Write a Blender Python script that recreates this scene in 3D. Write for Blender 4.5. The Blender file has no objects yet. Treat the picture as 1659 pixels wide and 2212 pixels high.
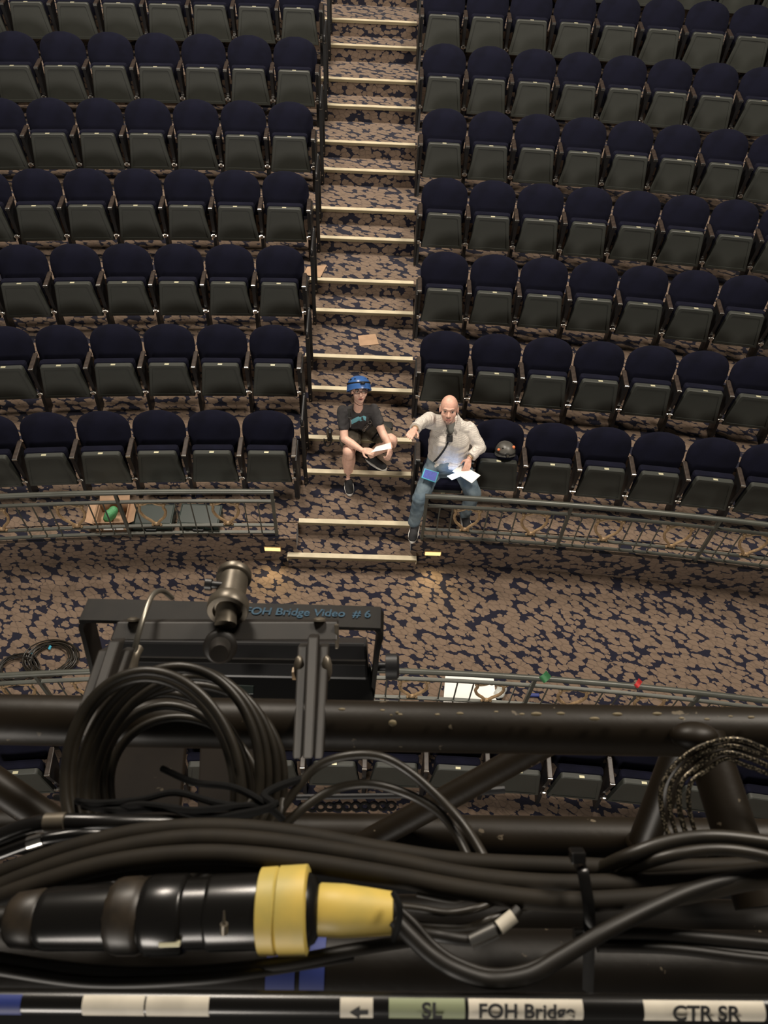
import bpy, bmesh, math, random
from mathutils import Vector, Matrix
random.seed(7)
S = bpy.context.scene
COL = S.collection

# ---------------------------------------------------------------- camera
PITCH, YAW, ROLL, FPX = 0.89294, 0.03915, 0.06097, 1600.0
CAM = Vector((0.10923, -4.82102, 6.65309))
FWD = Vector((math.sin(YAW)*math.cos(PITCH), math.cos(YAW)*math.cos(PITCH), -math.sin(PITCH)))
_r = Vector((math.cos(YAW), -math.sin(YAW), 0)); _u = _r.cross(FWD)
RT = math.cos(ROLL)*_r + math.sin(ROLL)*_u
UP = -math.sin(ROLL)*_r + math.cos(ROLL)*_u
cam = bpy.data.cameras.new('camera'); camo = bpy.data.objects.new('camera', cam); COL.objects.link(camo)
camo.matrix_world = Matrix(((RT.x, UP.x, -FWD.x, CAM.x), (RT.y, UP.y, -FWD.y, CAM.y), (RT.z, UP.z, -FWD.z, CAM.z), (0, 0, 0, 1)))
cam.sensor_fit = 'VERTICAL'; cam.sensor_height = 36; cam.lens = FPX/2212*36
cam.clip_start = 0.02; cam.clip_end = 80
cam.dof.use_dof = True; cam.dof.focus_distance = 7.6; cam.dof.aperture_fstop = cam.lens/1.9
S.camera = camo

# ---------------------------------------------------------------- light and exposure
w = bpy.data.worlds.new('world'); S.world = w; w.use_nodes = True
w.node_tree.nodes['Background'].inputs[0].default_value = (1.0, 0.93, 0.83, 1)
w.node_tree.nodes['Background'].inputs[1].default_value = 0.034
def area(name, loc, aim, size, power, color):
    l = bpy.data.lights.new(name, 'AREA'); l.shape = 'DISK'; l.size = size; l.energy = power; l.color = color
    o = bpy.data.objects.new(name, l); COL.objects.link(o); o.location = loc
    o.rotation_euler = (Vector(aim)-Vector(loc)).to_track_quat('-Z', 'Y').to_euler()
    return o
area('house_light', (-2.5, 4.5, 12.5), (0, 1.5, 0), 2.6, 820, (1.0, 0.90, 0.77))
area('house_light', (5.0, 0.8, 12.5), (1, 0, 0), 2.6, 600, (1.0, 0.90, 0.77))
area('stage_light', (-3.0, -13.0, 4.6), (0, 3, 1), 4.0, 430, (1.0, 0.92, 0.82))
S.view_settings.view_transform = 'Standard'; S.view_settings.look = 'None'
S.view_settings.gamma = 1; S.view_settings.use_curve_mapping = False
S.view_settings.exposure = 0.72

# ---------------------------------------------------------------- pixel helpers (photo frame 1659 x 2212)
def ray(u, v): return FWD + (u-829.5)/FPX*RT - (v-1106)/FPX*UP
def W(u, v, d): return CAM + d*ray(u, v)
def atZ(u, v, z): r = ray(u, v); return CAM + (z-CAM.z)/r.z*r
def atY(u, v, y): r = ray(u, v); return CAM + (y-CAM.y)/r.y*r
def px(n, d): return n*d/FPX
def on_plane(pts, c, n):
    out = []
    for u, v in pts: r_ = ray(u, v); out.append(CAM+r_*((c-CAM).dot(n)/r_.dot(n)))
    return out
def proj(p):
    q = Vector(p)-CAM; z = q.dot(FWD); return 829.5+FPX*q.dot(RT)/z, 1106-FPX*q.dot(UP)/z

# ---------------------------------------------------------------- materials
def mat(name, col, rough=0.6, metal=0.0, var=0.0, vscale=30, bump=0.0, bscale=200, col2=None, spec=0.5, emit=None, estr=0, sheen=0):
    m = bpy.data.materials.new(name); m.use_nodes = True; nt = m.node_tree; b = nt.nodes['Principled BSDF']
    b.inputs['Base Color'].default_value = (*col, 1); b.inputs['Roughness'].default_value = rough
    b.inputs['Metallic'].default_value = metal; b.inputs['Specular IOR Level'].default_value = spec
    if sheen: b.inputs['Sheen Weight'].default_value = sheen
    if emit: b.inputs['Emission Color'].default_value = (*emit, 1); b.inputs['Emission Strength'].default_value = estr
    tc = nt.nodes.new('ShaderNodeTexCoord')
    if var:
        n = nt.nodes.new('ShaderNodeTexNoise'); n.inputs['Scale'].default_value = vscale; n.inputs['Detail'].default_value = 4
        r = nt.nodes.new('ShaderNodeValToRGB')
        c2 = col2 or tuple(c*(1-var) for c in col)
        r.color_ramp.elements[0].position = .38; r.color_ramp.elements[0].color = (*c2, 1)
        r.color_ramp.elements[1].position = .62; r.color_ramp.elements[1].color = (*col, 1)
        nt.links.new(tc.outputs['Object'], n.inputs['Vector']); nt.links.new(n.outputs[0], r.inputs[0]); nt.links.new(r.outputs[0], b.inputs['Base Color'])
    if bump:
        n = nt.nodes.new('ShaderNodeTexNoise'); n.inputs['Scale'].default_value = bscale; n.inputs['Detail'].default_value = 3
        k = nt.nodes.new('ShaderNodeBump'); k.inputs['Strength'].default_value = bump; k.inputs['Distance'].default_value = .003
        nt.links.new(tc.outputs['Object'], n.inputs['Vector']); nt.links.new(n.outputs[0], k.inputs['Height']); nt.links.new(k.outputs[0], b.inputs['Normal'])
    return m

def carpet():
    m = bpy.data.materials.new('leaf_carpet'); m.use_nodes = True; nt = m.node_tree; b = nt.nodes['Principled BSDF']
    N = nt.nodes.new; L = nt.links.new
    b.inputs['Roughness'].default_value = 0.95; b.inputs['Specular IOR Level'].default_value = 0.15; b.inputs['Sheen Weight'].default_value = .25; b.inputs['Sheen Roughness'].default_value = .5
    tc = N('ShaderNodeTexCoord')
    nz = N('ShaderNodeTexNoise'); nz.inputs['Scale'].default_value = 20; nz.inputs['Detail'].default_value = 3; L(tc.outputs['Object'], nz.inputs['Vector'])
    mx = N('ShaderNodeVectorMath'); mx.operation = 'MULTIPLY_ADD'; mx.inputs[1].default_value = (.045, .045, .045)
    mp = N('ShaderNodeMapping'); mp.vector_type = 'TEXTURE'; mp.inputs['Rotation'].default_value = (0, 0, math.radians(-24)); mp.inputs['Scale'].default_value = (1.55, .85, 1.0); L(tc.outputs['Object'], mp.inputs['Vector'])
    L(nz.outputs['Color'], mx.inputs[0]); L(mp.outputs[0], mx.inputs[2])
    def vor(scale, feat):
        v = N('ShaderNodeTexVoronoi'); v.feature = feat; v.inputs['Scale'].default_value = scale; L(mx.outputs[0], v.inputs['Vector']); return v
    v1 = vor(15.5, 'F1'); v3 = vor(15.5, 'DISTANCE_TO_EDGE')
    n2 = N('ShaderNodeTexNoise'); n2.inputs['Scale'].default_value = 12; n2.inputs['Detail'].default_value = 1; L(mp.outputs[0], n2.inputs['Vector'])
    mr = N('ShaderNodeMapRange'); mr.inputs[1].default_value = .32; mr.inputs[2].default_value = .66; mr.inputs[3].default_value = .73; mr.inputs[4].default_value = .52
    L(n2.outputs[0], mr.inputs[0])
    sb = N('ShaderNodeMath'); sb.operation = 'SUBTRACT'; L(mr.outputs[0], sb.inputs[0]); L(v1.outputs['Distance'], sb.inputs[1])
    dark = N('ShaderNodeMapRange'); dark.inputs[1].default_value = -.01; dark.inputs[2].default_value = .015; L(sb.outputs[0], dark.inputs[0])
    vein = N('ShaderNodeMapRange'); vein.inputs[1].default_value = .0; vein.inputs[2].default_value = .13; L(v3.outputs[0], vein.inputs[0])
    c1 = N('ShaderNodeMix'); c1.data_type = 'RGBA'; c1.inputs[6].default_value = (.128, .091, .067, 1); c1.inputs[7].default_value = (.182, .129, .094, 1); L(vein.outputs[0], c1.inputs[0])
    c2 = N('ShaderNodeMix'); c2.data_type = 'RGBA'; c2.inputs[6].default_value = (.010, .010, .022, 1); L(c1.outputs[2], c2.inputs[7]); L(dark.outputs[0], c2.inputs[0])
    L(c2.outputs[2], b.inputs['Base Color'])
    f = N('ShaderNodeTexNoise'); f.inputs['Scale'].default_value = 260; L(tc.outputs['Object'], f.inputs['Vector'])
    k = N('ShaderNodeBump'); k.inputs['Strength'].default_value = .5; k.inputs['Distance'].default_value = .004; L(f.outputs[0], k.inputs['Height']); L(k.outputs[0], b.inputs['Normal'])
    return m
def plaid():
    m = bpy.data.materials.new('checked_shirt'); m.use_nodes = True; nt = m.node_tree; b = nt.nodes['Principled BSDF']
    N = nt.nodes.new; L = nt.links.new; tc = N('ShaderNodeTexCoord'); b.inputs['Roughness'].default_value = .85
    out = []
    for d in ('X', 'Z'):
        wv = N('ShaderNodeTexWave'); wv.bands_direction = d; wv.inputs['Scale'].default_value = 26; wv.inputs['Distortion'].default_value = .6; L(tc.outputs['Object'], wv.inputs[0])
        r = N('ShaderNodeMapRange'); r.inputs[1].default_value = .78; r.inputs[2].default_value = .92; L(wv.outputs['Fac'], r.inputs[0]); out.append(r)
    mx = N('ShaderNodeMath'); mx.operation = 'MAXIMUM'; L(out[0].outputs[0], mx.inputs[0]); L(out[1].outputs[0], mx.inputs[1])
    c = N('ShaderNodeMix'); c.data_type = 'RGBA'; c.inputs[6].default_value = (.78, .73, .65, 1); c.inputs[7].default_value = (.50, .45, .42, 1)
    L(mx.outputs[0], c.inputs[0]); L(c.outputs[2], b.inputs['Base Color'])
    return m
def scuffed(name, col, chip=(.11, .088, .06), amount=.71, scale=55, rough=.45):
    m = bpy.data.materials.new(name); m.use_nodes = True; nt = m.node_tree; b = nt.nodes['Principled BSDF']
    N = nt.nodes.new; L = nt.links.new; tc = N('ShaderNodeTexCoord'); b.inputs['Roughness'].default_value = rough; b.inputs['Specular IOR Level'].default_value = .25
    a = N('ShaderNodeTexNoise'); a.inputs['Scale'].default_value = scale; a.inputs['Detail'].default_value = 6; L(tc.outputs['Object'], a.inputs['Vector'])
    r = N('ShaderNodeMapRange'); r.inputs[1].default_value = amount; r.inputs[2].default_value = amount+.02; L(a.outputs[0], r.inputs[0])
    a2 = N('ShaderNodeTexNoise'); a2.inputs['Scale'].default_value = 14; a2.inputs['Detail'].default_value = 5; L(tc.outputs['Object'], a2.inputs['Vector'])
    c0 = N('ShaderNodeMix'); c0.data_type = 'RGBA'; c0.inputs[6].default_value = (*[x*.6 for x in col], 1); c0.inputs[7].default_value = (*[x*1.5 for x in col], 1); L(a2.outputs[0], c0.inputs[0])
    c = N('ShaderNodeMix'); c.data_type = 'RGBA'; c.inputs[7].default_value = (*chip, 1); L(c0.outputs[2], c.inputs[6]); L(r.outputs[0], c.inputs[0]); L(c.outputs[2], b.inputs['Base Color'])
    k = N('ShaderNodeBump'); k.inputs['Strength'].default_value = .25; k.inputs['Distance'].default_value = .001; L(a.outputs[0], k.inputs['Height']); L(k.outputs[0], b.inputs['Normal'])
    return m
M = dict(
    carpet=carpet(), plaid=plaid(),
    navy=mat('navy_upholstery', (.0058, .0062, .0165), .95, var=.3, vscale=6, bump=.6, bscale=500, spec=.18),
    pan=mat('grey_green_plastic', (.040, .043, .037), .55, var=.12, vscale=4, bump=.25, bscale=400),
    wood=mat('dark_arm_wood', (.046, .033, .026), .4, var=.4, vscale=25),
    black=mat('black_metal', (.011, .011, .012), .42), blackm=mat('matt_black', (.005, .005, .005), .9, spec=.15),
    chrome=mat('bright_metal', (.62, .60, .56), .25, 1.0), plate=mat('brass_plate', (.7, .66, .45), .35, .3),
    nosing=mat('cream_nosing', (.62, .54, .38), .55, var=.15, vscale=8), nosingd=mat('nosing_lip', (.20, .16, .09), .6),
    rail=mat('grey_green_rail', (.095, .098, .084), .38, .2, var=.2, vscale=5), gold=mat('gold_paint', (.46, .31, .17), .45, .15, var=.3, vscale=40),
    skin=mat('skin', (.84, .52, .40), .5, var=.12, vscale=30), skin2=mat('skin_ruddy', (.80, .46, .35), .5, var=.12, vscale=30),
    beard=mat('grey_stubble', (.42, .30, .25), .9, var=.4, vscale=150), lip=mat('lips', (.48, .20, .17), .5), eyew=mat('eye_white', (.6, .55, .5), .3),
    dark=mat('dark_brown', (.02, .012, .009), .6), hair=mat('fair_grey_hair', (.40, .36, .32), .8, var=.3, vscale=120),
    tee=mat('charcoal_tshirt', (.048, .045, .047), .9, var=.2, vscale=12, bump=.5, bscale=40), shorts=mat('olive_shorts', (.095, .080, .060), .9, var=.3, vscale=14),
    jeans=mat('blue_jeans', (.085, .125, .16), .9, var=.45, vscale=7, col2=(.17, .22, .25), bump=.5, bscale=60),
    teal=mat('teal_print', (.16, .42, .50), .8), blueh=mat('blue_helmet_shell', (.045, .13, .37), .3, var=.15, vscale=9), white=mat('white_paper', (.92, .91, .88), .7),
    sole=mat('white_sole', (.72, .70, .66), .6), shoe=mat('black_knit', (.022, .022, .024), .85), greyh=mat('grey_helmet_shell', (.10, .095, .085), .4, var=.3, vscale=18),
    orange=mat('orange_sticker', (.75, .20, .07), .5), tan=mat('cardboard', (.42, .27, .17), .85, var=.15, vscale=9), green=mat('green_tape', (.07, .27, .11), .6), red=mat('red_tape', (.75, .06, .06), .6),
    crate=mat('dark_green_case', (.016, .026, .022), .4), truss=scuffed('scuffed_truss_paint', (.0105, .0072, .0038), amount=.69, scale=70),
    trussl=scuffed('shaded_truss_paint', (.0050, .0036, .0022), amount=.72, scale=90), trussd=scuffed('truss_plate_paint', (.017, .011, .006), amount=.66, scale=40, rough=.6),  # trussl: truss paint with the shade of the low chords in its colour
    cable=mat('black_rubber_cable', (.0085, .0065, .0042), .50, var=.3, vscale=40, spec=.4), cable2=mat('grey_black_cable', (.018, .0142, .0088), .42, var=.3, vscale=60, spec=.5), cablem=mat('matt_rubber', (.0145, .0108, .0062), .7, var=.35, vscale=30, spec=.25),
    strut=mat('painted_strut', (.0115, .0084, .0055), .55, var=.4, vscale=30), spigot=mat('worn_steel', (.17, .145, .11), .38, .5, var=.4, vscale=30), conn=mat('connector_black', (.005, .0045, .004), .27, .0), connb=mat('worn_gland', (.028, .020, .012), .45, var=.5, vscale=60),
    yellow=mat('yellow_tape', (.58, .42, .09), .5, var=.12, vscale=25, col2=(.44, .35, .09)), label=mat('white_label', (.62, .57, .47), .6, var=.1, vscale=60), labelg=mat('green_label', (.24, .27, .16), .6), blue=mat('blue_tape', (.016, .030, .16), .6),
    ink=mat('black_ink', (.01, .01, .01), .7), chalk=mat('blue_chalk', (.05, .11, .17), .9, var=.5, vscale=400), brass=mat('louvre_brass', (.9, .7, .3), .4, .4, emit=(1.0, .72, .28), estr=.8),
    screen=mat('lit_blue_screen', (.02, .03, .2), .3, emit=(.07, .11, .5), estr=.3, var=.5, vscale=60), screenw=mat('lit_white_screen', (.8, .85, .9), .3, emit=(.75, .87, 1), estr=1.6), cyan=mat('cyan_case', (.05, .38, .55), .5),
    yoke=mat('yoke_paint', (.0085, .0068, .005), .6, var=.4, vscale=30, spec=.2),
    tgrey=mat('grey_cotton', (.20, .20, .18), .9),
    clear=mat('clear_plastic', (.5, .52, .5), .2), wall=mat('fascia_black', (.010, .010, .009), .8), strap=mat('black_webbing', (.012, .011, .010), .7), steel=mat('galvanised_wire', (.26, .24, .20), .35, .8), glassf=mat('spectacle_frame', (.05, .015, .02), .4),
)
def braided():
    m = mat('braided_steel', (.32, .28, .21), .35, .7); nt = m.node_tree; b = nt.nodes['Principled BSDF']
    tc = nt.nodes.new('ShaderNodeTexCoord'); v = nt.nodes.new('ShaderNodeTexVoronoi'); v.inputs['Scale'].default_value = 520; r = nt.nodes.new('ShaderNodeValToRGB')
    r.color_ramp.elements[0].position = .25; r.color_ramp.elements[0].color = (.30, .25, .17, 1); r.color_ramp.elements[1].position = .5; r.color_ramp.elements[1].color = (.02, .017, .012, 1)
    nt.links.new(tc.outputs['Object'], v.inputs['Vector']); nt.links.new(v.outputs['Distance'], r.inputs[0]); nt.links.new(r.outputs[0], b.inputs['Base Color'])
    return m
M['braid'] = braided()

# ---------------------------------------------------------------- object helpers
def obj(name, bm, m, parent=None, smooth=False, loc=None):
    me = bpy.data.meshes.new(name); bm.normal_update(); bm.to_mesh(me); bm.free()
    for x in (m if isinstance(m, (list, tuple)) else [m]): me.materials.append(x)
    if smooth:
        for p in me.polygons: p.use_smooth = True
        me.set_sharp_from_angle(angle=math.radians(42))
    o = bpy.data.objects.new(name, me); COL.objects.link(o)
    if parent: o.parent = parent
    if loc: o.location = loc
    return o
def tag(o, label=None, cat=None, group=None, kind=None):
    if label: o['label'] = label
    if cat: o['category'] = cat
    if group: o['group'] = group
    if kind: o['kind'] = kind
    return o
def thing(name, label, cat, loc=(0, 0, 0), rz=0, group=None):
    o = bpy.data.objects.new(name, None); COL.objects.link(o); o.empty_display_size = .05
    o.location = loc; o.rotation_euler = (0, 0, rz); bpy.context.view_layer.update() if False else None
    return tag(o, label, cat, group)
def part(name, bm, m, parent, smooth=False, world=False):
    """world=True: the mesh is given in world coordinates"""
    if world: bmesh.ops.transform(bm, matrix=root_inv(parent), verts=bm.verts)
    return obj(name, bm, m, parent, smooth)
def root_mx(o):
    mx = Matrix.LocRotScale(o.location, o.rotation_euler, None)
    return root_mx(o.parent) @ mx if o.parent else mx
def root_inv(o): return root_mx(o).inverted()
def frame(c, x, y, z):
    return Matrix(((x.x, y.x, z.x, c.x), (x.y, y.y, z.y, c.y), (x.z, y.z, z.z, c.z), (0, 0, 0, 1)))
def bx(bm, c, s, bev=0, mx=None, rot=None):
    r = bmesh.ops.create_cube(bm, size=1); vs = r['verts']
    bmesh.ops.scale(bm, vec=s, verts=vs)
    if bev:
        es = {e for v in vs for e in v.link_edges}
        q = bmesh.ops.bevel(bm, geom=list(es), offset=bev, segments=2, profile=.5, affect='EDGES'); vs = list({v for f in q['faces'] for v in f.verts} | {v for v in vs if v.is_valid})
    T = Matrix.Translation(c)
    if rot: T = T @ rot
    if mx: T = mx @ T
    bmesh.ops.transform(bm, matrix=T, verts=vs); return vs
def prism(bm, pts, y0, y1, mx=None):
    """polygon in xz extruded along y"""
    a = [bm.verts.new((x, y0, z)) for x, z in pts]; b = [bm.verts.new((x, y1, z)) for x, z in pts]
    n = len(pts); bm.faces.new(a); bm.faces.new(b[::-1])
    for i in range(n): bm.faces.new((a[i], b[i], b[(i+1) % n], a[(i+1) % n]))
    if mx: bmesh.ops.transform(bm, matrix=mx, verts=a+b)
    bmesh.ops.recalc_face_normals(bm, faces=bm.faces); return a+b
def smoothpath(P, n=8, closed=False):
    P = [Vector(p) for p in P]; out = []; N = len(P)
    for i in range(N if closed else N-1):
        g = lambda k: P[k % N] if closed else P[max(0, min(N-1, k))]
        a, b, c, d = g(i-1), g(i), g(i+1), g(i+2)
        for s in range(n):
            t = s/n
            out.append(.5*((2*b)+(c-a)*t+(2*a-5*b+4*c-d)*t*t+(3*b-a-3*c+d)*t**3))
    if not closed: out.append(P[-1])
    return out
def tube(bm, P, r, seg=10, closed=False, caps=True, flat=None):
    P = [Vector(p) for p in P]; n = len(P); R = r if isinstance(r, (list, tuple)) else [r]*n
    rings = []; t0 = (P[1]-P[0]).normalized(); nrm = t0.orthogonal().normalized()
    if flat: nrm = (flat-flat.dot(t0)*t0).normalized()
    for i in range(n):
        if closed: t = (P[(i+1) % n]-P[i-1]).normalized()
        else: t = (P[min(i+1, n-1)]-P[max(i-1, 0)]).normalized()
        nrm = (nrm-nrm.dot(t)*t).normalized(); bn = t.cross(nrm)
        k = .25 if flat else 1
        rings.append([bm.verts.new(P[i]+R[i]*(math.cos(a)*nrm*k+math.sin(a)*bn)) for a in [2*math.pi*j/seg for j in range(seg)]])
    for i in range(n if closed else n-1):
        A, B = rings[i], rings[(i+1) % n]
        for j in range(seg): bm.faces.new((A[j], A[(j+1) % seg], B[(j+1) % seg], B[j]))
    if caps and not closed: bm.faces.new(rings[0][::-1]); bm.faces.new(rings[-1])
def lathe(bm, A, B, prof, seg=28):
    """prof: list of (t 0..1 along A->B, radius)"""
    A, B = Vector(A), Vector(B); ax = (B-A); t = ax.normalized(); n = t.orthogonal().normalized(); b = t.cross(n); rings = []
    for s, r in prof:
        c = A+ax*s; rings.append([bm.verts.new(c+r*(math.cos(q)*n+math.sin(q)*b)) for q in [2*math.pi*j/seg for j in range(seg)]])
    for X, Y in zip(rings, rings[1:]):
        for j in range(seg): bm.faces.new((X[j], X[(j+1) % seg], Y[(j+1) % seg], Y[j]))
    bm.faces.new(rings[0][::-1]); bm.faces.new(rings[-1])
def BM(): return bmesh.new()
def struct(name, bm, m, parent=None, label=None):
    o = obj(name, bm, m, parent)
    if not parent: o['kind'] = 'structure'
    return o
def textmesh(name, s, size, m, mx, parent, depth=.0004, bold=.0, shear=0):
    c = bpy.data.curves.new(name, 'FONT'); c.body = s; c.size = size; c.extrude = depth; c.align_x = 'CENTER'; c.align_y = 'CENTER'; c.offset = bold; c.shear = shear
    o = bpy.data.objects.new(name+'_src', c); COL.objects.link(o)
    me = bpy.data.meshes.new_from_object(o.evaluated_get(bpy.context.evaluated_depsgraph_get())); bpy.data.objects.remove(o); bpy.data.curves.remove(c)
    me.transform(root_inv(parent) @ mx); me.materials.clear(); me.materials.append(m); me.name = name
    q = bpy.data.objects.new(name, me); COL.objects.link(q); q.parent = parent; return q

# ---------------------------------------------------------------- the raked house: platforms, steps
H = .18946; T1 = .33377; T2 = .59736; RUN = T1+T2; R1 = 34.248; CX = .053; PIT = .56
XL, XR = -.6563, .63537
def arc(yoff, x, R=R1): return -R + math.sqrt(max(0.01, (R+yoff)**2-(x-CX)**2))
def ring(bm, y0, y1, zt, zb, x0=-7.5, x1=8, n=40, straight0=False):
    """slab between arcs y0 (front) and y1 (back), top zt"""
    xs = [x0+(x1-x0)*i/n for i in range(n+1)]
    f = [(x, arc(y0, x)) for x in xs]; b = [(x, arc(y1, x)) for x in xs]
    ft = [bm.verts.new((x, y, zt)) for x, y in f]; fb = [bm.verts.new((x, y, zb)) for x, y in f]
    bt = [bm.verts.new((x, y, zt)) for x, y in b]; bb = [bm.verts.new((x, y, zb)) for x, y in b]
    for i in range(n):
        bm.faces.new((ft[i], ft[i+1], bt[i+1], bt[i])); bm.faces.new((fb[i], fb[i+1], ft[i+1], ft[i]))
        bm.faces.new((bt[i], bt[i+1], bb[i+1], bb[i])); bm.faces.new((bb[i], bb[i+1], fb[i+1], fb[i]))
    for i in (0, n): bm.faces.new((ft[i], bt[i], bb[i], fb[i]))
YF = .049   # straight top step of the opening in the fascia
bm = BM(); ring(bm, -1.86, YF+.25, 0, -.35); struct('floor', bm, M['carpet'])
bm = BM(); ring(bm, YF, RUN+.02, 2*H, -.2); ring(bm, -.16, YF+.01, 2*H, -.2, x0=-7.5, x1=-.615, n=24); ring(bm, -.16, YF+.01, 2*H, -.2, x0=.60, x1=8, n=24)
struct('seating_platform', bm, M['carpet'])
for k in range(2, 11):
    bm = BM(); ring(bm, (k-1)*RUN, k*RUN+.02, 2*k*H, 2*k*H-.6); struct('seating_platform', bm, M['carpet'])
# lower house beyond the front rail
bm = BM(); ring(bm, -2.79, -1.84, -.79, -1.3); struct('lower_platform', bm, M['carpet'])
bm = BM(); ring(bm, -3.72, -2.77, -1.17, -1.7); struct('lower_platform', bm, M['carpet'])
bm = BM(); ring(bm, -5.5, -3.70, -1.55, -2.0); struct('lower_platform', bm, M['carpet'])
def nosing(x0, x1, y, z, parent=None):
    bm = BM()
    bx(bm, ((x0+x1)/2, y+.023, z+.004), (x1-x0, .058, .010), .002)
    o = obj('nosing', bm, M['nosing'], parent)
    if not parent: o.name = 'stair_nosing'; o['kind'] = 'structure'
    bm = BM(); bx(bm, ((x0+x1)/2, y-.003, z-.012), (x1-x0, .010, .034), .002); obj('lip', bm, M['nosingd'], o)
bm = BM(); bx(bm, (-.02, (-.262+YF+.1)/2, H/2), (1.37, YF+.1+.262, H)); s = struct('stair_step', bm, M['carpet']); nosing(-.71, .665, -.268, H, s)
for e in (-.708, .662):
    bm = BM(); bx(bm, (e, -.266, H-.035), (.012, .012, .07)); obj('corner_trim', bm, M['nosing'], s)
nosing(-.605, .59, YF, 2*H)
for k in range(1, 10):
    y0 = (k-1)*RUN+T2; z = (2*k+1)*H
    bm = BM(); bx(bm, ((-.57+.60)/2, y0+T1/2+.02, z-H/2), (1.17, T1+.04, H)); s = struct('stair_step', bm, M['carpet']); nosing(-.565, .595, y0, z, s)
    nosing(-.64, .595, k*RUN, (2*k+2)*H)

# ---------------------------------------------------------------- theatre seats
def q(y, z): return y, z
def seat_meshes():
    d = {}
    # back rest: rounded top shield, leaning back, padded
    nx, nz = 14, 12; zb, zt = .44, .885; bm = BM(); F = []; B = []
    def hw(z):
        t = (z-zb)/(zt-zb)
        base = .243+.029*min(1, t*2.2)
        if t > .52: base *= max(.0, 1-((t-.52)/.48)**2.8)**.48
        return base
    for j in range(nz+1):
        t = j/nz; t2 = 1-(1-t)**1.5; z = zb+(zt-zb)*t2; h = max(hw(z), .012) if j < nz else .05
        y = .625+.17*(z-zb)/(zt-zb)
        rf, rb = [], []
        for i in range(nx+1):
            a = -1+2*i/nx; ed = (1-abs(a)**4)*(1-(2*abs(t2-.5))**5)
            rf.append(bm.verts.new((a*h, y-.052*ed+.03, z))); rb.append(bm.verts.new((a*h, y+.045, z)))
        F.append(rf); B.append(rb)
    for j in range(nz):
        for i in range(nx):
            bm.faces.new((F[j][i], F[j][i+1], F[j+1][i+1], F[j+1][i])); bm.faces.new((B[j][i+1], B[j][i], B[j+1][i], B[j+1][i+1]))
        for i, s in ((0, 1), (nx, -1)): bm.faces.new((B[j][i], F[j][i], F[j+1][i], B[j+1][i])[::s])
    for i in range(nx):
        bm.faces.new((B[0][i], B[0][i+1], F[0][i+1], F[0][i])); bm.faces.new((F[nz][i], F[nz][i+1], B[nz][i+1], B[nz][i]))
    d['backrest'] = (bm, M['navy'], True)
    def pan(fold):
        # pan: underside plastic shell, seen from the front when folded
        bm = BM(); h0, h1 = .245, .195; L = .40; n = 6
        def shape(L, h0, h1, rr, ins=0):
            P = [(-h0+ins, 0+ins)]
            for s, cx in ((-1, -h1), (1, h1)):
                arcn = [(cx-s*rr*0+s*(-rr+ins)*0, 0)]
            P = [(-h0+ins, ins), (h0-ins, ins)]
            for a in range(n+1):
                t = a/n*math.pi/2; P.append((h1-ins-rr+rr*math.cos(t), L-ins-rr+rr*math.sin(t)))
            for a in range(n+1):
                t = math.pi/2+a/n*math.pi/2; P.append((-h1+ins+rr+rr*math.cos(t), L-ins-rr+rr*math.sin(t)))
            return P
        T = fold
        o = shape(L, h0, h1, .03); i1 = shape(L, h0, h1, .025, .035)
        V = lambda P, y: [bm.verts.new((x, y, z)) for x, z in P]
        a, b, c, e = V(o, .052), V(o, .008), V(i1, 0.0), V(i1, .006)
        c2 = V(shape(L, h0, h1, .03, .008), 0.0)
        m_ = len(o)
        for X, Y in ((a, b), (b, c2), (c2, c), (c, e)):
            for k in range(m_): bm.faces.new((X[k], X[(k+1) % m_], Y[(k+1) % m_], Y[k]))
        bm.faces.new(a); bm.faces.new(e)
        bmesh.ops.recalc_face_normals(bm, faces=bm.faces)
        bmesh.ops.transform(bm, matrix=T, verts=bm.verts)
        return bm
    up = Matrix.Translation((0, .40, .245)) @ Matrix.Rotation(math.radians(-7), 4, 'X')
    down = Matrix.Translation((0, .62, .335)) @ Matrix.Rotation(math.radians(86), 4, 'X')
    d['up'] = up; d['down'] = down
    d['seat_pan'] = (pan(up), M['pan'], False); d['seat_pan_down'] = (pan(down), M['pan'], False)
    def cush(T):
        bm = BM(); bx(bm, (0, .098, .22), (.43, .095, .40), .035, mx=T); return bm
    d['seat_cushion'] = (cush(up), M['navy'], False); d['cushion_down'] = (cush(down), M['navy'], False)
    bm = BM(); bx(bm, (0, .022, .402), (.048, .026, .005), .002, mx=up); d['number_plate'] = (bm, M['plate'], False)
    bm = BM(); bx(bm, (0, 0, 0), (.048, .026, .005), .002, mx=Matrix.Translation((0, .222, .375))); d['plate_down'] = (bm, M['plate'], False)
    # standard at x = 0 (placed at +-.28)
    bm = BM(); prism(bm, [(.40, .0), (.56, .0), (.60, .42), (.66, .62), (.42, .62), (.45, .3)], -.018, .018, Matrix.Rotation(math.radians(90), 4, 'Z') @ Matrix.Scale(-1, 4, (0, 1, 0)))
    d['standard'] = (bm, M['black'], False)
    bm = BM(); bx(bm, (0, .555, .630), (.050, .25, .026), .008); bx(bm, (0, .675, .628), (.040, .03, .03), .006); d['armrest'] = (bm, M['wood'], False)
    bm = BM(); bx(bm, (0, .427, .628), (.050, .012, .028), .004); d['arm_tip'] = (bm, M['chrome'], False)
    bm = BM(); tube(bm, [(-.030, .415, .30), (.030, .415, .30)], .013, 8); bx(bm, (0, .40, .31), (.035, .02, .045), .005); d['pivot'] = (bm, M['chrome'], False)
    bm = BM(); bx(bm, (0, .52, .32), (.022, .30, .62), .006); d['end_panel'] = (bm, M['black'], False)
    out = {}
    for k, v in d.items():
        if isinstance(v, Matrix): continue
        b, m, s = v; o = obj(k, b, m, None, s); out[k] = o.data; COL.objects.unlink(o); bpy.data.objects.remove(o)
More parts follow.
